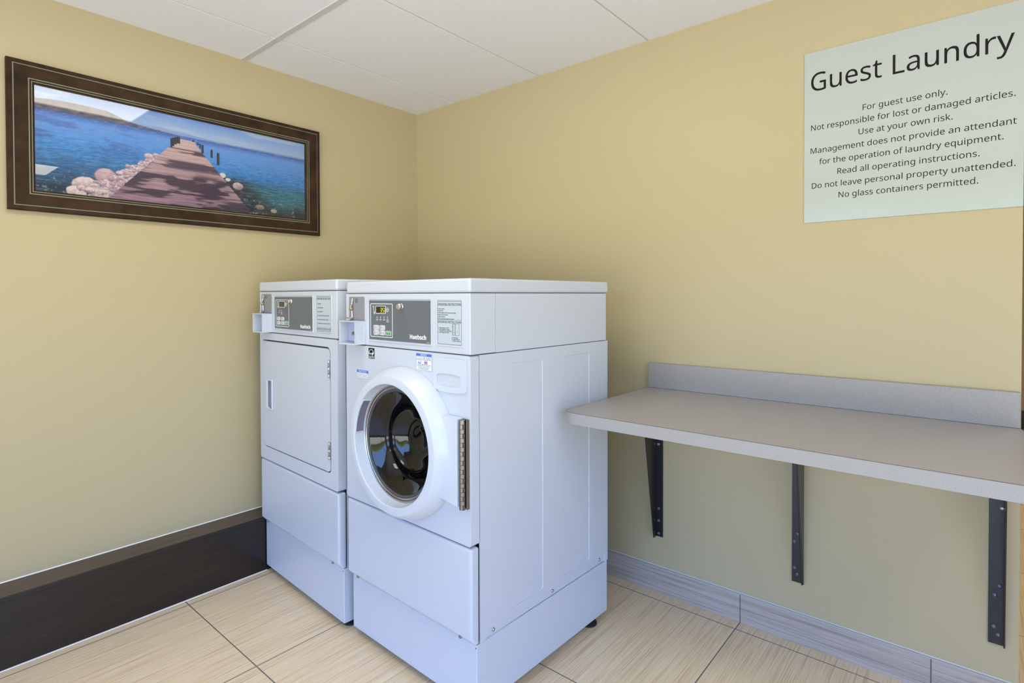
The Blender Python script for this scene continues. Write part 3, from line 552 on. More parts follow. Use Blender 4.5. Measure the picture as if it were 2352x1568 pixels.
def control(t, ridge, panel, key, disp, leds, btn, lock, brand, lit):
    x0, x1, z0, z1 = ridge
    r = MB(); rring(r, x0, x1, z0, z1, .005, .0045, -.0035, .001); r.build('panel_ridge', M['enamel'], t, .0016)
    x0, x1, z0, z1 = panel
    p = MB().box(x0, x1, -.0015, .001, z0, z1).build('control_panel', M['panel_grey'], t)
    x0, x1, z0, z1 = key
    k = MB(); rring(k, x0, x1, z0, z1, .005, .0022, -.0021, -.0014); k.build('keypad_outline', M['white_print'], p)
    x0, x1, z0, z1 = disp
    k = MB(); rring(k, x0, x1, z0, z1, .003, .0018, -.0023, -.0014); k.build('display_outline', M['white_print'], p)
    MB().box(x0+.0018, x1-.0018, -.0018, -.0014, z0+.0018, z1-.0018).build('display', M['display'] if lit else M['display_off'], p)
    if lit:
        mb = MB(); h = .0165; zb = z0+.0045
        xr = x1-.0025
        seven_seg(mb, xr-.0300, zb, .0098, h, '3', -.0019); seven_seg(mb, xr-.0165, zb, .0098, h, '5', -.0019)
        seven_seg(mb, xr-.0035, zb, .0098, h, '0', -.0019, xr)
        mb.build('display_digits', M['led'], p)
    mb = MB()
    for lx, lz in leds: mb.box(lx-.0016, lx+.0016, -.0019, -.0014, lz-.0035, lz+.0035)
    mb.build('indicator_lamps', M['label'], p)
    words = ['WASH', 'RINSE', 'SPIN', 'ADD'] if lit else ['DRY', 'ADD']
    ln = [(wd, lx-.0065, lx+.0065, lz-.0105, .0038, -.0016, .015) for wd, (lx, lz) in zip(words, leds)]
    lx, lz = leds[-1]; ln.append(('COINS', lx-.0075, lx+.0075, lz-.0165, .0038, -.0016, .015))
    lettering('indicator_lettering', M['white_print'], p, ln)
    # icons left and right of the display
    mb = MB(); ix = disp[0]-.013; iz = (disp[2]+disp[3])/2
    for q in ([(ix-.006, iz+.014), (ix, iz+.008), (ix+.003, iz+.014)], [(ix, iz+.008), (ix+.001, iz-.001), (ix+.006, iz-.004)], [(ix+.003, iz-.008), (ix+.006, iz-.017)]):
        mb.tube([(a, -.0017, b) for a, b in q], .0006, 5)
    mb.tube([(ix+.005+.0035*math.cos(a), -.0017, iz-.010+.004*math.sin(a)) for a in [i*math.pi/6 for i in range(13)]], .0005, 5)
    mb.build('garment_icon', M['white_print'], p); mb = MB()
    ox, oz = disp[1]+.0105, (disp[2]+disp[3])/2
    mb.tube([(ox+.0062*math.cos(a), -.0017, oz+.0075*math.sin(a)) for a in [i*math.pi/9 for i in range(19)]], .0007, 5)
    mb.tube([(ox, -.0017, oz+.004), (ox, -.0017, oz), (ox+.003, -.0017, oz-.0015)], .0006, 5)
    mb.build('clock_icon', M['white_print'], p)
    def button(x0, x1, z0, z1, m, word):
        k = MB(); rring(k, x0, x1, z0, z1, .003, .0014, -.0024, -.0014)
        b = MB().prism(rrect(x0+.0052, x1-.0028, z0+.002, z1-.002, .0045), -.0030, -.0014, 'y').build('push_button', m, p, .0006)
        k.build('button_outline', M['white_print'], p)
        if m is M['button']:
            d = MB()
            for i in range(3): d.box(x0+.0085, x0+.0145, -.0032, -.0029, z0+.0055+i*.0024, z0+.0066+i*.0024)
            d.tube([(x1-.0085, -.0031, z0+.0045), (x1-.0085, -.0031, z1-.0050)], .0008, 5)
            d.build('button_marks', M['black_print'], p)
        else:
            lettering('button_lettering', M['white_print'], p, [(word, x0+.008, x1-.005, (z0+z1)/2+.001, .0036, -.0031, .01), ('1', (x0+x1)/2, (x0+x1)/2+.002, (z0+z1)/2-.006, .0048, -.0031, .01)])
    for q in btn[:-1]: button(*q, M['button'], '')
    button(*btn[-1], M['green_button'], 'START')
    lx, lz = lock
    MB().lathe([(.0125, 0), (.0125, -.004), (.0108, -.008), (.0108, -.015), (.0092, -.0165), (.0092, -.018), (.006, -.018), (.006, -.012), (0, -.012)], (lx, -.0014, lz), 10).build('key_lock', M['chrome'], p, .0005)
    bx0, bx1, bz, bc = brand
    lettering('brand_lettering', M['white_print'], p, [('Huebsch', bx0, bx1, bz, bc, -.0017, 0)], bold=True)
    lettering('number_lettering', M['white_print'], p, [('801920', panel[1]-.017, panel[1]-.004, panel[2]+.0025, .0028, -.0016, .02)])

def label_panel(t, ridge, lab, name):
    x0, x1, z0, z1 = ridge
    r = MB(); rring(r, x0, x1, z0, z1, .003, .0032, -.0030, .001); r.build('label_ridge', M['enamel'], t, .0014)
    x0, x1, z0, z1 = lab
    p = MB().box(x0-.0008, x1+.0008, -.0013, .001, z0-.001, z1+.001).build(name, M['label'], t)
    k = MB(); rring(k, x0+.001, x1-.001, z0+.002, z1-.001, .004, .0010, -.0017, -.0012)
    return p, k

def cabinet(t, w, D, ztop, zbot, embossed=True):
    """sheet-metal body behind the front panels; embossed side panels, screw flange along the bottom"""
    mb = MB(); ya = .0385
    out = [(ya, zbot+.001), (.067, zbot+.001), (.071, zbot+.020), (.0888, zbot+.030), (.7495, zbot+.030), (.7495, zbot+.001), (D, zbot+.001), (D, ztop), (ya, ztop)]
    recs = [rrect(a, b, .2825, 1.0905, .012, 5) for a, b in ((.1805, .3510), (.4690, .6405))] if embossed else []
    for xo, xi, sg in ((0, -.0045, -1), (-w, -w+.0045, 1)):
        mb.holed(out, recs, xi, xo, 'x') if recs else mb.prism(out, xi, xo, 'x')
        for rc in recs:
            cy = sum(q[0] for q in rc)/len(rc); cz = sum(q[1] for q in rc)/len(rc)
            A = [mb.bm.verts.new((xo, y_, z_)) for y_, z_ in rc]
            B = [mb.bm.verts.new((xo+sg*.0024, y_+(.0014 if y_ < cy else -.0014), z_+(.0014 if z_ < cz else -.0014))) for y_, z_ in rc]
            for i in range(len(A)): mb.bm.faces.new((A[i], A[(i+1) % len(A)], B[(i+1) % len(A)], B[i]))
            mb.bm.faces.new(B)
    mb.box(-.007, -.0030, .060, .757, zbot-.001, zbot+.034); mb.box(-w+.0030, -w+.007, .060, .757, zbot-.001, zbot+.034)
    mb.box(-w, 0, D-.003, D, zbot+.001, ztop); mb.box(-w+.003, -.003, ya, D-.003, ztop-.003, ztop-.0003)
    mb.box(-w+.003, -.003, ya, D-.003, zbot+.0005, zbot+.004)
    c = mb.build('cabinet', M['enamel_side'], t, smooth=18)
    if embossed:
        for sy, sz in ((.0986, .2520), (.4063, .2525), (.7126, .2555)):
            k = MB(); screw(k, -.0030, sy, sz, .0062, 'x', .005); k.build('screw', M['screw'], c)
    return c
def lower_front(t, w, zt, zb, rec):
    lp = MB().prism([(0, zt), (0, zb+.026), (rec, zb), (.0365, zb), (.0365, zt)], -w, 0, 'x').build('lower_panel', M['enamel'], t, .009, 3, keep=60)
    for x in (-w+.055, -.060):
        k = MB(); screw(k, x, rec*.50, zb+.0125, .0060, 'y', -.006); k.build('screw', M['hinge'], lp)
def plinth(t, w, D, rec, z0, z1):
    p = MB(); p.box(-w, 0, rec, D-.006, z0, z1); p = p.build('plinth', M['enamel'], t, .003, 3)
    k = MB(); k.lathe([(.0022, 0), (.0022, -.0006), (0, -.0006)], (-.004, rec, z1-.008), 10); k.build('pilot_hole', M['gap'], p)
    for (x, y) in ((-.035, .685), (-w+.035, .685), (-w+.075, .105), (-.045, .080)):
        MB().lathe([(.034, 0), (.034, .006), (.016, .012), (.012, z0+.004)], (x, y, 0), 24, 'z').build('levelling_foot', M['rubber'], t)
def lid(t, w, D, z0, z1, dx):
    MB().box(-w+dx, .001, -.002, D+.002, z0, z1).build('lid', M['enamel'], t, .0085, 4)
    MB().box(-w+.010, -.006, .004, D-.012, z0-.0022, z0+.001).build('lid_gap', M['gap'], t)
def console(t, w, D, z0, z1):
    MB().box(-w, 0, 0, .1118, z0, z1).build('control_console', M['enamel'], t, .003, 3)
    MB().box(-w+.002, -.0015, .1135, D-.010, z0-.001, z1).build('console_side_panel', M['enamel'], t, .002, 2)
    MB().box(-w+.006, -.006, .004, D-.012, z0-.004, z0+.002).build('console_gap', M['gap'], t)

# ------------------------------------------------------------------ washing machine
WW, DD = .6812, .7740
t = empty('washing_machine', (1.5252, -1.0872, 0), -.0249)
tag(t, 'white coin-operated front-loading washer with round glass door, beside the grey counter', 'washing machine')
cabinet(t, WW, DD, 1.1290, .2344)
CX, CZ = -.318, .816
MB().holed(rrect(-WW, 0, .5455, 1.1285, .010, 4), [circ(CX, CZ, .2330)], 0, .0365).build('front_panel', M['enamel'], t, .009, 3)
MB().box(-WW+.02, -.02, .016, .040, .535, .549).build('front_gap', M['gap'], t)
lower_front(t, WW, .5385, .2344, .0232)
plinth(t, WW, DD, .0232, .030, .2340)
console(t, WW, DD, 1.1318, 1.3195)
lid(t, WW, DD, 1.3214, 1.3655, .0055)
coin_gear(t, (-.6573, -.5566, 1.2185, 1.3092), (-.6552, -.5505), (1.1345, 1.2195), '25c', True)
control(t, (-.5317, -.1765, 1.1487, 1.3040), (-.5245, -.1842, 1.1555, 1.2955), (-.5168, -.3850, 1.1652, 1.2848), (-.4850, -.4246, 1.2488, 1.2766),
        [(-.4763, 1.2354), (-.4556, 1.2356), (-.4353, 1.2358), (-.4143, 1.2360)],
        [(-.4979, -.4659, 1.1906, 1.2076), (-.4609, -.4297, 1.1910, 1.2077), (-.4980, -.4660, 1.1726, 1.1894), (-.4610, -.4298, 1.1725, 1.1895), (-.4248, -.3943, 1.1728, 1.1889)],
        (-.3319, 1.2755), (-.2896, -.2048, 1.1680, .0138), True)
p, k = label_panel(t, (-.1533, -.0313, 1.1530, 1.3013), (-.1495, -.0350, 1.1570, 1.2955), 'instruction_label')
k.box(-.1485, -.0360, -.0017, -.0012, 1.2361, 1.2369)
# dispenser diagram
rring(k, -.0790, -.0475, 1.1885, 1.2250, .002, .0009, -.0017, -.0012)
k.box(-.0640, -.0632, -.0017, -.0012, 1.1885, 1.2250)
rring(k, -.0765, -.0665, 1.2085, 1.2225, .0008, .0007, -.0017, -.0012); rring(k, -.0765, -.0665, 1.1912, 1.2050, .0008, .0007, -.0017, -.0012)
k.build('label_lines', M['grey_print'], p)
S = -.0016
op = ['1. Load Laundry', '2. Close Door', '3. Add Supplies (See Instructions Below)', '4. Make Cycle Selection', '5. Make Payment', '6. Press Start (Door Must be Closed)']
wd = [-.115, -.120, -.063, -.099, -.113, -.072]
ln = [('OPERATING INSTRUCTIONS', -.1462, -.0385, 1.2806, .0078, S, .03), ('DISPENSER INSTRUCTIONS', -.1462, -.0385, 1.2262, .0068, S, .03)]
ln += [(s, -.1475, xe, 1.2690-.0063*i, .0034, S, .012) for i, (s, xe) in enumerate(zip(op, wd))]
ln += [(s, a, b, 1.2092-.0048*i, .0033, S, .012) for i, (s, a, b) in enumerate([('1. Open Dispenser Door', -.1445, -.094), ('2. Load Supplies in Proper', -.1445, -.090), ('Compartment (as Indicated).', -.1395, -.083), ('3. Close Dispenser Door', -.1445, -.094)])]
ln += [('C', -.0725, -.0700, 1.2130, .0038, S, .03), ('B', -.0725, -.0700, 1.1960, .0038, S, .03), ('A', -.0575, -.0550, 1.1985, .0038, S, .03)]
ln += [(s, -.0810, b, 1.1800-.0052*i, .0035, S, .012) for i, (s, b) in enumerate([('A. Detergent', -.053), ('B. Liquid Bleach', -.045), ('C. Fabric Softener', -.040)])]
lettering('label_lettering', M['black_print'], p, ln)

# energy sticker
e = MB().box(-.5320, -.4962, -.0008, .001, 1.0845, 1.1228).build('energy_sticker', M['black_print'], t)
mb = MB(); ex, ez = -.5145, 1.1010
mb.tube([(ex+.0150*math.cos(a), -.0010, ez+.0165*math.sin(a)) for a in [R(8+i*14) for i in range(13)]], .0010, 5)
st = [(ex+.0085+(.0062 if i % 2 == 0 else .0026)*math.cos(R(90+36*i)), ez+.002+(.0062 if i % 2 == 0 else .0026)*math.sin(R(90+36*i))) for i in range(10)]
mb.prism(st, -.0012, -.0007, 'y')
mb.box(-.5310, -.4972, -.0011, -.0007, 1.0925, 1.0936)
mb.build('energy_emblem', M['white_print'], e)
lettering('energy_lettering', M['white_print'], e, [('energy', -.5300, -.5030, 1.0985, .0085, -.0011, .01), ('ENERGY STAR', -.5295, -.4988, 1.0865, .0042, -.0011, .03)])
# notice stickers
n = MB().prism(rrect(-.6080, -.5350, 1.0065, 1.0375, .003), -.0007, .001, 'y').build('notice_sticker', M['sticker'], t)
MB().box(-.6078, -.5352, -.0010, -.0006, 1.0275, 1.0373).build('sticker_band', M['blue_print'], n)
lettering('sticker_heading', M['white_print'], n, [('NOTICE', -.5960, -.5460, 1.0294, .0062, -.0012, .03)])
lettering('sticker_lettering', M['grey_print'], n, [('THIS UNIT IS NOT FOR', -.6040, -.5395, 1.0218, .0026, -.0009, .0), ('USE WITH FLAMMABLE', -.6040, -.5435, 1.0163, .0026, -.0009, .0), ('FLUIDS OR SOILED ITEMS', -.6040, -.5375, 1.0108, .0026, -.0009, .0)])
k = MB(); rring(k, -.6080, -.5350, 1.0065, 1.0375, .003, .0006, -.0009, -.0005); k.build('sticker_border', M['grey_print'], n)
n = MB().box(-.2578, -.1787, -.0007, .001, 1.0673, 1.1218).build('detergent_notice_sticker', M['sticker'], t)
MB().box(-.2576, -.1789, -.0010, -.0006, 1.1128, 1.1217).build('sticker_band', M['blue_print'], n)
lettering('sticker_heading', M['white_print'], n, [('NOTICE', -.2345, -.2030, 1.1145, .0058, -.0012, .03)])
lettering('sticker_heading', M['red_print'], n, [('High Efficiency', -.2530, -.2210, 1.1075, .0030, -.0009, .01)])
lettering('sticker_lettering', M['black_print'], n, [('DETERGENT IS', -.2090, -.1845, 1.1070, .0028, -.0009, .0), ('RECOMMENDED FOR BEST PERFORMANCE.', -.2545, -.1820, 1.1020, .0026, -.0009, .0), ('IF USING NON', -.2540, -.2290, 1.0845, .0024, -.0009, .0), ('DETERGENT, AVOID', -.2190, -.1840, 1.0845, .0024, -.0009, .0), ('OVERSUDSING. USE LESS THAN THE', -.2530, -.1840, 1.0800, .0024, -.0009, .0), ('DETERGENT MANUFACTURERS', -.2470, -.1900, 1.0752, .0024, -.0009, .0), ('RECOMMENDED AMOUNT', -.2420, -.1950, 1.0706, .0024, -.0009, .0)])
k = MB(); rring(k, -.2578, -.1787, 1.0673, 1.1218, .001, .0006, -.0009, -.0005); k.box(-.2578, -.1787, -.0009, -.0005, 1.1000, 1.1004); k.build('sticker_border', M['grey_print'], n)
mb = MB(); mb.box(-.2460, -.2340, -.0010, -.0006, 1.0895, 1.0920); mb.box(-.2140, -.2020, -.0010, -.0006, 1.0895, 1.0960)
mb.lathe([(.0024, 0), (.0024, -.0004)], (-.2160, -.0006, 1.1085), 14); mb.lathe([(.0024, 0), (.0024, -.0004)], (-.2235, -.0006, 1.0858), 14)
mb.build('sticker_symbols', M['blue_print'], n)
mb = MB(); mb.tube([(-.208+.0085*math.cos(R(20*i)), -.0010, 1.0928+.0068*math.sin(R(20*i))) for i in range(19)], .0006, 5)
mb.tube([(-.214, -.0010, 1.0970), (-.202, -.0010, 1.0882)], .0006, 5); mb.build('prohibition_mark', M['red_print'], n)
mb = MB()
for a, b in (((-.247, 1.0965), (-.247, 1.0895)), ((-.233, 1.0965), (-.233, 1.0895)), ((-.247, 1.0968), (-.225, 1.0972))): mb.tube([(a[0], -.0009, a[1]), (b[0], -.0009, b[1])], .0004, 4)
mb.tube([(-.247, -.0009, 1.0895), (-.233, -.0009, 1.0895)], .0004, 4)
mb.build('cup_outline', M['grey_print'], n)

# detergent drawer: rounded front with a scooped grip
def bowed(x0, x1, z0, z1, bow, r):
    pts = rrect(x0, x1, z0, z1, r, 6); xm, hw = (x0+x1)/2, (x1-x0)/2
    return [(x, z + (bow*(1-((x-xm)/hw)**2)*(-1 if z < (z0+z1)/2 else 0))) for x, z in pts]
def dense(p, n=6):
    o = []
    for a, b in zip(p, p[1:]+p[:1]):
        d = math.hypot(b[0]-a[0], b[1]-a[1]); kk = max(1, int(d/.008))
        for i in range(kk): o.append((a[0]+(b[0]-a[0])*i/kk, a[1]+(b[1]-a[1])*i/kk))
    return o
def bow2(p, bowt, bowb, xm, hw, zm):
    return [(x, z+((bowt if z > zm else -bowb)*(1-((x-xm)/hw)**2))) for x, z in p]
k = MB(); op_ = bow2(dense(rrect(-.1650, -.0135, 1.0165, 1.1165, .009)), 0, .008, -.089, .077, 1.05)
sc_out = bow2(dense(rrect(-.1505, -.0405, 1.0315, 1.0630, .007)), .0045, .0045, -.0955, .056, 1.047)
k.holed(op_, [sc_out], -.0050, .003)
dw = k.build('detergent_drawer', M['plastic'], t, .0032, 3)
# scoop: a hollow bowl behind the opening
mb = MB(); rows = []
for s, y in ((1.02, -.003), (1.0, .010), (.97, .028), (.86, .042), (.50, .047), (.05, .048)):
    rows.append([mb.bm.verts.new((-.0955+(x+.0955)*s, y, 1.0475+(z-1.0475)*s)) for x, z in sc_out])
for A, B in zip(rows, rows[1:]):
    for i in range(len(A)): mb.bm.faces.new((A[i], A[(i+1) % len(A)], B[(i+1) % len(A)], B[i]))
mb.bm.faces.new(rows[-1]); mb.build('drawer_grip', M['plastic'], dw)
k = MB(); k.holed([(x*1.0+(x+.089)*.02, z+(z-1.063)*.02) for x, z in op_], [[(x-(x+.089)*.01, z-(z-1.063)*.01) for x, z in op_]], -.0006, .001); k.build('drawer_gap', M['label'], dw)

# round door
rim = [(.2555, -.0005), (.2555, -.010), (.2535, -.024), (.2480, -.040), (.2400, -.055), (.2330, -.064), (.2300, -.0675), (.2285, -.0685),
       (.2150, -.0700), (.2070, -.0705), (.2040, -.0700), (.2022, -.0680), (.2010, -.0640), (.1975, -.0350), (.1960, -.0320),
       (.1930, -.0310), (.1925, -.0150), (.215, -.0005)]
d = MB().lathe(rim, (CX, 0, CZ), 128, close=True).build('door', M['plastic'], t, 0, 2, 24)
MB().lathe([(.1960, -.0330), (.1930, -.0345), (.1900, -.0330), (.1890, -.0290), (.1865, -.0290), (.1855, -.0330), (.1835, -.0340), (.1815, -.0320), (.1800, -.0250), (.196, -.02)], (CX, 0, CZ), 112, close=True).build('chrome_ring', M['steel'], d, 0, 2, 25)
MB().lathe([(.1810, -.0310), (.1760, -.0330), (.1730, -.0300), (.1720, -.0150), (.181, -.015)], (CX, 0, CZ), 112, close=True).build('door_seal', M['gasket'], d)
MB().lathe([(.1745, -.0270), (.1730, -.0268), (.1705, -.0250), (.1660, -.0215), (.1600, -.0175), (.1500, -.0110), (.1400, -.0040), (.1310, .0030), (.1250, .0095), (.1205, .0180), (.1170, .0270), (.1135, .0345), (.1080, .0405), (.1010, .0450), (.0930, .0490), (.0850, .0530), (.0770, .0575), (.0690, .0620), (.0610, .0645), (.0530, .0645), (.0450, .0640), (.0370, .0655), (.0270, .0690), (.0140, .0715), (0, .0720)], (CX, 0, CZ), 96, cap=False).build('door_glass', M['door_glass'], d, 0, 2, 60, flip=True)
# handle lip left on the rim; pocket shade painted as a flat grey strip
hp = MB()
a0, a1 = R(139), R(177)
NN = 18
def arc(r, y): return [(CX+r*math.cos(a0+(a1-a0)*i/NN), y, CZ+r*math.sin(a0+(a1-a0)*i/NN)) for i in range(NN+1)]
path = [(CX+.1965*math.cos(a0), -.036, CZ+.1965*math.sin(a0))] + arc(.2015, -.0650) + [(CX+.1965*math.cos(a1), -.036, CZ+.1965*math.sin(a1))]
hp.tube(path, .0032, 10); hp.build('handle_lip', M['plastic'], d)
mb = MB(); A = [mb.bm.verts.new(p) for p in arc(.2006, -.0620)]; B = [mb.bm.verts.new(p) for p in arc(.1968, -.0365)]
C2 = [mb.bm.verts.new((p[0]+.0012*math.cos(math.atan2(p[2]-CZ, p[0]-CX)), p[1], p[2]+.0012*math.sin(math.atan2(p[2]-CZ, p[0]-CX)))) for p in arc(.2006, -.0620)]
for i in range(NN): mb.bm.faces.new((A[i], A[i+1], B[i+1], B[i]))
for v in C2: mb.bm.verts.remove(v)
mb.build('handle_recess', mat('handle_recess_shade', (.20, .19, .25), .4), d)
# hinge block with inner arc following the rim
zb0, zb1, xb = .6830, .9395, -.0300
arcp = [(CX+.2490*math.cos(a), CZ+.2490*math.sin(a)) for a in [math.asin((zb0-CZ)/.2490)+(math.asin((zb1-CZ)/.2490)-math.asin((zb0-CZ)/.2490))*i/16 for i in range(17)]]
MB().prism([(xb, zb0-.012), (xb, zb1)] + arcp[::-1], -.0300, -.0005, 'y').build('hinge_block', M['plastic'], d, .0016)
hg = MB().box(-.0310, -.0070, -.0060, -.0003, .6640, .9365).box(-.0085, -.0050, -.0120, -.0003, .6640, .9365).build('piano_hinge', M['hinge'], d, .0006)
nk = 20; dz = (.9365-.6640)/nk
for i in range(nk):
    rr = .0098 if i % 2 == 0 else .0092
    MB().lathe([(rr-.0008, 0), (rr, .0006), (rr, dz-.0008), (rr-.0008, dz-.0002)], (-.0190, -.0175, .6640+dz*i), 18, 'z').build('hinge_knuckle', M['hinge'], d)
for i in range(0, nk, 2):
    MB().box(-.0128, -.0082, -.0240, -.0185, .6640+dz*i+.0012, .6640+dz*(i+1)-.0012).build('hinge_slot', M['gap'], d)
# rubber bellows and drum behind the glass
MB().lathe([(.2325, .006), (.2280, .020), (.2060, .030), (.2060, .052), (.2250, .060), (.2250, .075), (.2340, .075), (.2340, .006)], (CX, 0, CZ), 80, close=True).build('door_gasket', M['gasket'], t)
dr = MB().lathe([(.2260, .082), (.2700, .100), (.2700, .460), (.2500, .480), (.1200, .485), (.0900, .470), (0, .468)], (CX, 0, CZ), 80, cap=False)
dr = dr.build('drum', M['drum'], t)
for q in (75, 195, 315):
    a = R(q); pts = []
    mb = MB()
    ca, sa = math.cos(a), math.sin(a)
    prof = [(-.045, .268), (-.030, .225), (-.012, .198), (.012, .198), (.030, .225), (.045, .268)]
    A = [mb.bm.verts.new((CX+ca*r-sa*s, .105, CZ+sa*r+ca*s)) for s, r in prof]; B = [mb.bm.verts.new((CX+ca*(r+.01)-sa*s, .455, CZ+sa*(r+.01)+ca*s)) for s, r in prof]
    for i in range(len(A)): mb.bm.faces.new((A[i], A[(i+1) % len(A)], B[(i+1) % len(A)], B[i]))
    mb.bm.faces.new(A); mb.bm.faces.new(B); mb.build('drum_lifter', M['drum'], dr, .008, 3)

# ------------------------------------------------------------------ tumble dryer
DW = .7128
t = empty('tumble_dryer', (.8066, -1.0857, 0), -.0555)
tag(t, 'white coin-operated tumble dryer with flat rectangular door, nearest the left wall', 'dryer')
cabinet(t, DW, DD, 1.1430, .2450, False)
DX0, DX1, DZ0, DZ1 = -.6835, -.0520, .6125, 1.1105
MB().holed(rrect(-DW, 0, .5525, 1.1430, .010, 4), [rrect(DX0, DX1, DZ0, DZ1, [.026, .012, .036, .022])], 0, .0365).build('front_panel', M['enamel'], t, .009, 3)
MB().box(-DW+.02, -.02, .020, .060, .540, 1.12).build('front_gap', M['gap'], t)
lower_front(t, DW, .5455, .2450, .0222)
plinth(t, DW, DD, .0222, .030, .2445)
console(t, DW, DD, 1.1463, 1.3318)
lid(t, DW, DD, 1.3340, 1.3774, 0)
coin_gear(t, (-.6868, -.5817, 1.2325, 1.3219), (-.6815, -.5777), (1.1475, 1.2325), 'o', False)
control(t, (-.5530, -.1865, 1.1610, 1.3177), (-.5485, -.1963, 1.1685, 1.3082), (-.5350, -.4050, 1.1772, 1.2964), (-.5042, -.4440, 1.2618, 1.2897),
        [(-.4979, 1.2483), (-.4769, 1.2483)],
        [(-.5222, -.4911, 1.2046, 1.2196), (-.4818, -.4513, 1.2046, 1.2196), (-.5214, -.4901, 1.1852, 1.2007), (-.4810, -.4517, 1.1855, 1.2008), (-.4444, -.4144, 1.1855, 1.2019)],
        (-.3799, 1.2886), (-.2997, -.2116, 1.1775, .0138), False)
p, k = label_panel(t, (-.1630, -.0385, 1.1652, 1.3160), (-.1600, -.0432, 1.1700, 1.3096), 'instruction_label')
k.box(-.1590, -.0445, -.0017, -.0012, 1.1865, 1.1872)
k.box(-.1590, -.0445, -.0017, -.0012, 1.1762, 1.1769)
k.build('label_lines', M['grey_print'], p)
ln = [('OPERATING INSTRUCTIONS', -.1555, -.0470, 1.2978, .0062, S, .03), ('CLEAN LINT FILTER AFTER EACH LOAD', -.1575, -.0455, 1.1790, .0045, S, .03)]
ln += [(s, -.1535, xe, 1.2792-.0157*i, .0036, S, .015) for i, (s, xe) in enumerate([('1. Load Clothes', -.122), ('2. Make Cycle Selection', -.104), ('3. Insert Coin(s) / Card', -.107), ('4. To Start Dryer - Close Door and Push Start', -.058), ('5. To Stop Dryer During Cycle - Open Door', -.064), ('6. To Restart Dryer - Close Door and Push Start', -.052)])]
lettering('label_lettering', M['black_print'], p, ln)
g = .0052
hx0, hx1, hz0, hz1 = -.6200, -.5800, .7975, .9235
dd = MB().holed(rrect(DX0+g, DX1-g, DZ0+g, DZ1-g*1.2, [.023, .009, .033, .019]), [rrect(hx0, hx1, hz0, hz1, .004)], -.0010, .018).build('door', M['enamel'], t, .0022, 3)
k = MB(); k.holed([(hx0-.022, hz0-.006), (hx1+.006, hz0-.009), (hx1+.012, hz0-.004), (hx1+.012, hz1+.009), (hx1+.006, hz1+.010), (hx0-.022, hz1+.010)], [[(hx0, hz0+.006), (hx1-.012, hz0), (hx1, hz0), (hx1, hz1), (hx0, hz1)]], -.0080, -.0005)
hd = k.build('door_handle', M['plastic'], dd, .0030, 3)
mb = MB(); mb.box(hx0-.002, hx1+.002, .019, .0215, hz0-.002, hz1+.002).box(hx0-.002, hx0, -.001, .02, hz0, hz1).box(hx1, hx1+.002, -.001, .02, hz0, hz1).box(hx0, hx1, -.001, .02, hz1, hz1+.002).box(hx0, hx1, -.001, .02, hz0-.002, hz0)
mb.build('handle_recess', M['pocket'], dd)
for z0_, z1_ in ((.9915, 1.0605), (.6680, .7375)):
    h = MB().box(-.0670, -.0530, -.0040, .0005, z0_, z1_).build('hinge', M['steel'], dd, .0008)
    q = (z1_-z0_)/5
    for i in range(5):
        MB().lathe([(.0038, .0003), (.0042, .001), (.0042, q-.001), (.0038, q-.0003)], (-.0560, -.0055, z0_+q*i), 12, 'z').build('hinge_knuckle', M['steel'] if i % 2 == 0 else M['hinge'], dd)

# ------------------------------------------------------------------ folding counter
t = empty('laundry_counter', (0, -.0015, 0))
tag(t, 'grey laminate wall-mounted folding counter with backsplash and black iron brackets', 'counter')
TZ, TT, TYF, TXL, TXR = .9059, .0400, -.6880, 1.5780, 2.7975
top = rrect(TXL, TXR+.030, -.001, -TYF, [.0, .0, .0, .0])
pl = [(TXR, -.0005), (TXL, -.0005)] + [(TXL+.050-.050*math.cos(R(90*i/8)), TYF+.050-.050*math.sin(R(90*i/8))) for i in range(9)]
pl += [(TXR+.028-.050+.050*math.sin(R(90*i/8)), TYF+.050-.050*math.cos(R(90*i/8))) for i in range(9)] + [(TXR+.028, -.20), (TXR, -.02)]
MB().prism(pl, TZ-TT, TZ, 'z').build('worktop', M['laminate'], t, .0006, 1)
k = MB(); q = [(TXL, -.003, TZ-.0004)] + [(x, y, TZ-.0004) for x, y in pl[2:]]
k.tube(q, .0007, 5); k.build('laminate_seam', M['laminate_edge'], t)
MB().box(TXL, TXR-.002, -.0200, -.0005, TZ, TZ+.1085).build('backsplash', M['laminate'], t, .0006, 1)
MB().box(TXL, TXR-.002, -.0206, -.0195, TZ, TZ+.0013).build('backsplash_seam', M['laminate_edge'], t)

def bracket(xw, side, screws, zb, web):
    """angle-iron bracket: wall flange plus a tapering web; side=+1 flange to the right of the web"""
    fl = .0320 if side > 0 else .0400
    x0, x1 = (xw, xw+fl) if side > 0 else (xw-fl, xw)
    b = MB(); zt = TZ-TT-.0002
    b.box(x0, x1, -.0045, -.0005, zb, zt)                             # wall flange
    b.box(x0, x1, -.46, -.0005, zt-.0045, zt)                         # flange under the worktop
    wx0, wx1 = (xw, xw+.004) if side > 0 else (xw-.004, xw)
    (ya, za), (yb, zc) = web
    zk = zt-.030; yk = ya + (yb-ya)*(zk-za)/(zc-za)
    b.prism([(-.0005, zb), (ya, zb), (yk, zk), (-.46, zt-.006), (-.46, zt), (-.0005, zt)], wx0, wx1, 'x')
    o = b.build('bracket', M['iron'], t, .0012, 2)
    for sx_, sz_ in screws:
        MB().lathe([(.0062, 0), (.0060, -.0014), (.0044, -.0024), (.0034, -.0012), (0, -.0012)], (sx_, -.0045, sz_), 14).build('bracket_screw', M['screw'] if sz_ > .6 else M['iron_screw'], o)
M['iron_screw'] = mat('dark_screw', (.20, .20, .25), .35, .8)
bracket(1.6075, 1, [(1.6193, .6561), (1.6200, .372), (1.6200, .318), (1.6200, .262)], .2480, ((-.0325, .248), (-.1134, .7073)))
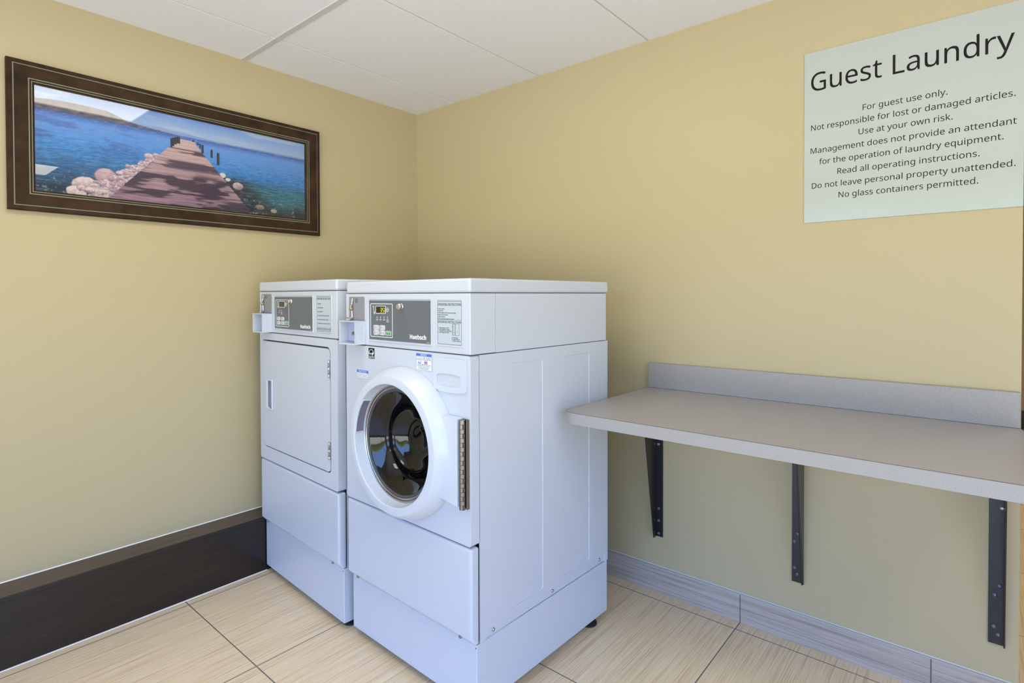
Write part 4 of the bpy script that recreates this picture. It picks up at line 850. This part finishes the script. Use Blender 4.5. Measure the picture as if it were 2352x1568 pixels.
bracket(2.2000, -1, [(2.1799, .4138), (2.1695, .3812), (2.1699, .2818), (2.1790, .2599)], .2290, ((-.0185, .229), (-.0975, .704)))
bracket(2.7660, -1, [(2.7568, .6506), (2.7523, .4074), (2.7413, .3763), (2.7399, .2772), (2.7503, .2538)], .2230, ((-.0185, .223), (-.0985, .70)))

# ------------------------------------------------------------------ sign
t = empty('wall_sign', (2.4975, 0, 1.89))
tag(t, 'silver rectangular notice on the wall headed Guest Laundry, above the counter', 'sign')
def sg(o): o.location = (-2.4975, 0, -1.89); return o
sg(MB().prism(rrect(2.1961, 2.7985, 1.5775, 2.2000, .002, 3), -.0035, -.0003, 'y').build('sign_panel', M['sign'], t, .0006, 2))
y = -.0038
sg(lettering('sign_heading', M['black_print'], t, [('Guest Laundry', 2.2184, 2.7758, 2.0572, .0655, y, .0)]))
L_ = [('For guest use only.', 2.3812, 2.6152, 1.9555), ('Not responsible for lost or damaged articles.', 2.219, 2.7788, 1.9140), ('Use at your own risk.', 2.3695, 2.6286, 1.8732),
      ('Management does not provide an attendant', 2.2179, 2.7818, 1.8297), ('for the operation of laundry equipment.', 2.2462, 2.7523, 1.7873), ('Read all operating instructions.', 2.3046, 2.6958, 1.7446),
      ('Do not leave personal property unattended.', 2.2224, 2.78, 1.7016), ('No glass containers permitted.', 2.3087, 2.6932, 1.6598)]
for s_, a, b, z in L_: sg(lettering('lettering_line', M['black_print'], t, [(s_, a, b, z, .0200, y, 0)]))

# ------------------------------------------------------------------ framed picture on the left wall
PY0, PY1, PZ0, PZ1 = -1.9240, -.6850, 1.6300, 2.1775
t = empty('framed_picture', (0, (PY0+PY1)/2, (PZ0+PZ1)/2))
tag(t, 'wide dark wood framed photograph of a wooden pier running into a blue lake', 'picture')
ox, oy, oz = 0, -(PY0+PY1)/2, -(PZ0+PZ1)/2
# frame profile: (inset from outer edge, depth from wall)
prof = [(0, .004), (0, .022), (.003, .026), (.016, .0285), (.0165, .0270), (.0200, .0270), (.0205, .0300), (.030, .0305), (.052, .0270), (.0600, .0250),
        (.0605, .0235), (.0640, .0235), (.0645, .0250), (.0690, .0240), (.0695, .0225), (.0725, .0225), (.0735, .0220), (.0790, .0170), (.0790, .004)]
def sweep(prof, name, m, parent, close=True):
    mb = MB(); rings = []
    for ins, dep in prof:
        rings.append([mb.bm.verts.new((dep, yy, zz)) for yy, zz in ((PY0+ins+oy, PZ0+ins+oz), (PY1-ins+oy, PZ0+ins+oz), (PY1-ins+oy, PZ1-ins+oz), (PY0+ins+oy, PZ1-ins+oz))])
    rr = rings + ([rings[0]] if close else [])
    for A, B in zip(rr, rr[1:]):
        for i in range(4): mb.bm.faces.new((A[i], A[(i+1) % 4], B[(i+1) % 4], B[i]))
    return mb.build(name, m, parent, 0, 2, 30)
fr = sweep(prof, 'picture_frame', M['frame_wood'], t)
mb_lines = [((.0165, .0272), (.0200, .0272)), ((.0605, .0237), (.0640, .0237)), ((.0697, .0227), (.0722, .0227))]
for a, b in mb_lines: sweep([a, b], 'frame_line', M['frame_line'], fr, False)

# the printed photograph: a fine grid carrying its printed colours
UY0, UY1, UZ0, UZ1 = -1.8455, -.7620, 1.7030, 2.1065
NX, NZ = 560, 208
rnd = random.Random(4)
def hsh(i, j, s=0):
    n = (i*374761393 + j*668265263 + s*1442695041) & 0xffffffff
    n = ((n ^ (n >> 13))*1274126177) & 0xffffffff
    return ((n ^ (n >> 16)) & 0xffff)/65535.
def vn(x, y, s=0):
    i, j = math.floor(x), math.floor(y); fx, fy = x-i, y-j
    fx = fx*fx*(3-2*fx); fy = fy*fy*(3-2*fy)
    return (hsh(i, j, s)*(1-fx)+hsh(i+1, j, s)*fx)*(1-fy)+(hsh(i, j+1, s)*(1-fx)+hsh(i+1, j+1, s)*fx)*fy
def fbm(x, y, s=0): return .55*vn(x, y, s)+.28*vn(2.1*x, 2.1*y, s+1)+.17*vn(4.3*x, 4.3*y, s+2)
def mixc(a, b, t): t = max(0, min(1, t)); return tuple(a[i]+(b[i]-a[i])*t for i in range(3))
def ss(a, b, x): t = max(0, min(1, (x-a)/(b-a))); return t*t*(3-2*t)
def lerp_pts(P, y):
    if y <= P[0][0]: return P[0][1]
    for (a, b), (c, d) in zip(P, P[1:]):
        if y <= c: return b+(d-b)*(y-a)/(c-a)
    return P[-1][1]
HILL = [(-1.85, 2.052), (-1.78, 2.060), (-1.72, 2.062), (-1.66, 2.060), (-1.62, 2.058), (-1.585, 2.048), (-1.55, 2.033), (-1.47, 2.024), (-1.38, 2.018)]
FAR = [(-1.85, 2.070), (-1.75, 2.060), (-1.64, 2.052), (-1.55, 2.036), (-1.42, 2.037), (-1.35, 2.036), (-1.28, 2.028), (-1.2, 2.0225), (-1.12, 2.021), (-1.0, 2.024), (-.93, 2.0235), (-.86, 2.025), (-.80, 2.023), (-.76, 2.024)]
HORZ = 2.0165
rocks = [(-1.625, 1.794, .040, .034), (-1.690, 1.752, .046, .030), (-1.720, 1.722, .034, .022), (-1.655, 1.726, .030, .020), (-1.600, 1.755, .030, .020), (-1.575, 1.790, .028, .016), (-1.548, 1.822, .030, .016),
         (-1.520, 1.846, .026, .014), (-1.492, 1.868, .022, .012), (-1.468, 1.886, .020, .011), (-1.472, 1.905, .018, .012), (-1.445, 1.915, .014, .007), (-1.640, 1.712, .026, .014), (-1.590, 1.722, .024, .014),
         (-1.174, 1.872, .014, .012), (-1.150, 1.856, .012, .008), (-1.105, 1.832, .026, .018), (-1.000, 1.745, .022, .012), (-.930, 1.735, .016, .010)]
for i in range(120):
    tt = rnd.random()**1.25; by = -1.440+(-1.690+1.440)*(1-tt) ; bz = 1.918+(1.722-1.918)*(1-tt)
    k_ = .35+.65*(1-tt); ra = (.005+.013*rnd.random())*k_
    rocks.append((by+(rnd.random()-.35)*.085*k_, bz+(rnd.random()-.6)*.030*k_, ra, ra*(.55+.25*rnd.random())))
posts = [(-1.386, .0040, 1.960, 1.998), (-1.378, .004, 1.966, 2.000), (-1.369, .005, 1.975, 2.005), (-1.358, .006, 1.982, 2.012), (-1.298, .004, 2.000, 2.008), (-1.280, .0035, 1.990, 2.004), (-1.270, .0045, 1.978, 2.000), (-1.259, .0055, 1.958, 1.995), (-1.2205, .0045, 1.944, 1.982), (-1.192, .0060, 1.916, 1.972)]
def srgb(r, g, b): return tuple(((c/255)/12.92 if c/255 <= .04045 else ((c/255+.055)/1.055)**2.4) for c in (r, g, b))
def print_color(y, z):
    n = fbm(y*18, z*18, 5)
    if z > HORZ:
        s = mixc(srgb(176, 205, 238), srgb(100, 140, 208), (z-HORZ)/.09)
        s = mixc(s, srgb(205, 222, 242), .55*ss(.52, .75, fbm(y*5+3, z*34, 11)))
        fh = lerp_pts(FAR, y)
        if z < fh: s = mixc(srgb(112, 138, 190), srgb(150, 172, 214), (z-HORZ)/.03 + .3*n)
        if y < -1.38:
            hh = lerp_pts(HILL, y)
            if z < hh:
                s = mixc(srgb(66, 70, 92), srgb(128, 116, 122), 1.3*fbm(y*60, z*130, 3)-.25)
        c = s
    else:
        d = (HORZ-z)/.3135        # 0 horizon .. 1 bottom
        c = mixc(srgb(54, 84, 160), srgb(100, 152, 220), d/.10) if d < .10 else mixc(srgb(100, 152, 220), srgb(48, 128, 198), (d-.10)/.30)
        c = mixc(c, srgb(26, 96, 150), (d-.40)/.25)
        c = mixc(c, srgb(14, 44, 62), (d-.62)/.30)
        c = mixc(c, srgb(50, 76, 150), .55*ss(.45, .6, fbm(y*7, z*40, 8))*ss(-1.42, -1.62, y)*ss(.55, .40, d))
        if y > -1.2:
            c = mixc(c, srgb(30, 118, 128), ss(.45, .62, d)*.75)
            c = mixc(c, srgb(16, 34, 44), ss(.70, .95, d + .25*(fbm(y*14, z*14, 9)-.5)))
            c = mixc(c, srgb(24, 32, 40), ss(.10, -.10, (y+1.03) - (1.82-z)*.9 - .02)*ss(.42, .55, d))
        rip = fbm(y*(26+60*(1-d)), z*(150-60*d), 2)
        c = mixc(c, srgb(128, 178, 226), .42*ss(.56, .80, rip)*(1-.5*d))
        c = mixc(c, srgb(12, 36, 66), .50*ss(.52, .28, rip)*min(1, d*2))
        if d > .70: c = mixc(c, srgb(140, 166, 186), .5*ss(.68, .82, fbm(y*70, z*70, 6)))
    # pier
    if z < 2.0035:
        zl = 1.994; tt = (zl-z)/(zl-1.705)
        yl = -1.366 + (-1.621+1.366)*tt; yr = -1.292+(-1.034+1.292)*tt
        if z > zl: yl = -1.366+(z-zl)*2; yr = -1.292
        # pale beach strip at the pier's left foot
        if yl-.075*max(0, tt)**1.2 < y < yl and tt > .35: c = mixc(srgb(206, 196, 206), srgb(150, 140, 160), fbm(y*60, z*60, 4))
        for (ry, rz, ra, rb) in rocks:
            if abs(y-ry) > 1.2*ra or abs(z-rz) > 1.2*rb: continue
            q = ((y-ry)/ra)**2+((z-rz)/rb)**2 + .5*(fbm(y*55, z*55, 7)-.5)
            if q < 1:
                c = mixc(mixc(srgb(236, 222, 224), srgb(190, 160, 172), hsh(int(ry*9999), int(rz*9999))), srgb(104, 80, 100), .75*max(0, min(1, .5+(rz-z)/rb*.55)) + .75*(fbm(y*110, z*110, 12)-.5)) if ry < -1.3 or ra > .02 else srgb(232, 224, 220)
                if q > .86: c = mixc(c, srgb(60, 46, 64), .6)
                if ry > -1.03: c = mixc(c, srgb(40, 40, 46), .6)
        if yl <= y <= yr and tt >= -.05:
            u = (y-yl)/(yr-yl)
            base = mixc(srgb(196, 170, 168), srgb(148, 118, 140), tt)
            dep = 1/(1.06-max(0, min(1, tt))*.90)      # plank spacing widens toward the viewer
            sh = fbm(y*9 + 2, z*58, 21)
            bands = max(ss(.10, .13, tt)*ss(.20, .17, tt), ss(.28, .32, tt)*ss(.47, .40, tt)*.95)
            deep = ss(.42, .55, tt)
            dark = max(bands*ss(.30, .44, sh), deep*ss(.60, .42, sh))
            c = mixc(base, srgb(58, 40, 62), dark*.95)
            pl_ = fbm(y*6, z*330*(1.2-.7*tt), 31)
            c = mixc(c, srgb(34, 24, 44), .55*ss(.52, .36, pl_)*(.3+.7*tt))
    for (py, pw, pz0, pz1) in posts:
        if abs(y-py) < pw and pz0 < z < pz1 + .002*math.sin(py*90): c = mixc(srgb(26, 24, 44), srgb(66, 54, 66), (y-py+pw)/(2*pw)*.7)
    return c
me = bpy.data.meshes.new('picture_print')
vs = [(.0090, UY0+(UY1-UY0)*i/NX+oy, UZ0+(UZ1-UZ0)*j/NZ+oz) for j in range(NZ+1) for i in range(NX+1)]
fs = [(j*(NX+1)+i, j*(NX+1)+i+1, (j+1)*(NX+1)+i+1, (j+1)*(NX+1)+i) for j in range(NZ) for i in range(NX)]
me.from_pydata(vs, [], fs)
ca = me.color_attributes.new('print', 'FLOAT_COLOR', 'POINT')
buf = []
for v in vs: 
    c_ = print_color(v[1]-oy, v[2]-oz); f_ = min(1.45, .92/max(c_)); buf += [q*f_ for q in c_]+[1.0]
ca.data.foreach_set('color', buf)
mp = mat('photo_print', (.5, .5, .5), .5, spec=.2); at = N(mp.node_tree, 'ShaderNodeAttribute', attribute_name='print')
mp.node_tree.links.new(at.outputs['Color'], bsdf(mp).inputs['Base Color'])
me.materials.append(mp); o = bpy.data.objects.new('picture_print', me); col.objects.link(o); o.parent = t
MB().box(.0140, .0160, UY0-.002+oy, UY1+.002+oy, UZ0-.002+oz, UZ1+.002+oz).build('picture_glass', M['picture_glass'], t)
MB().box(.001, .0085, UY0-.01+oy, UY1+.01+oy, UZ0-.01+oz, UZ1+.01+oz).build('backing_board', M['frame_edge'], t)
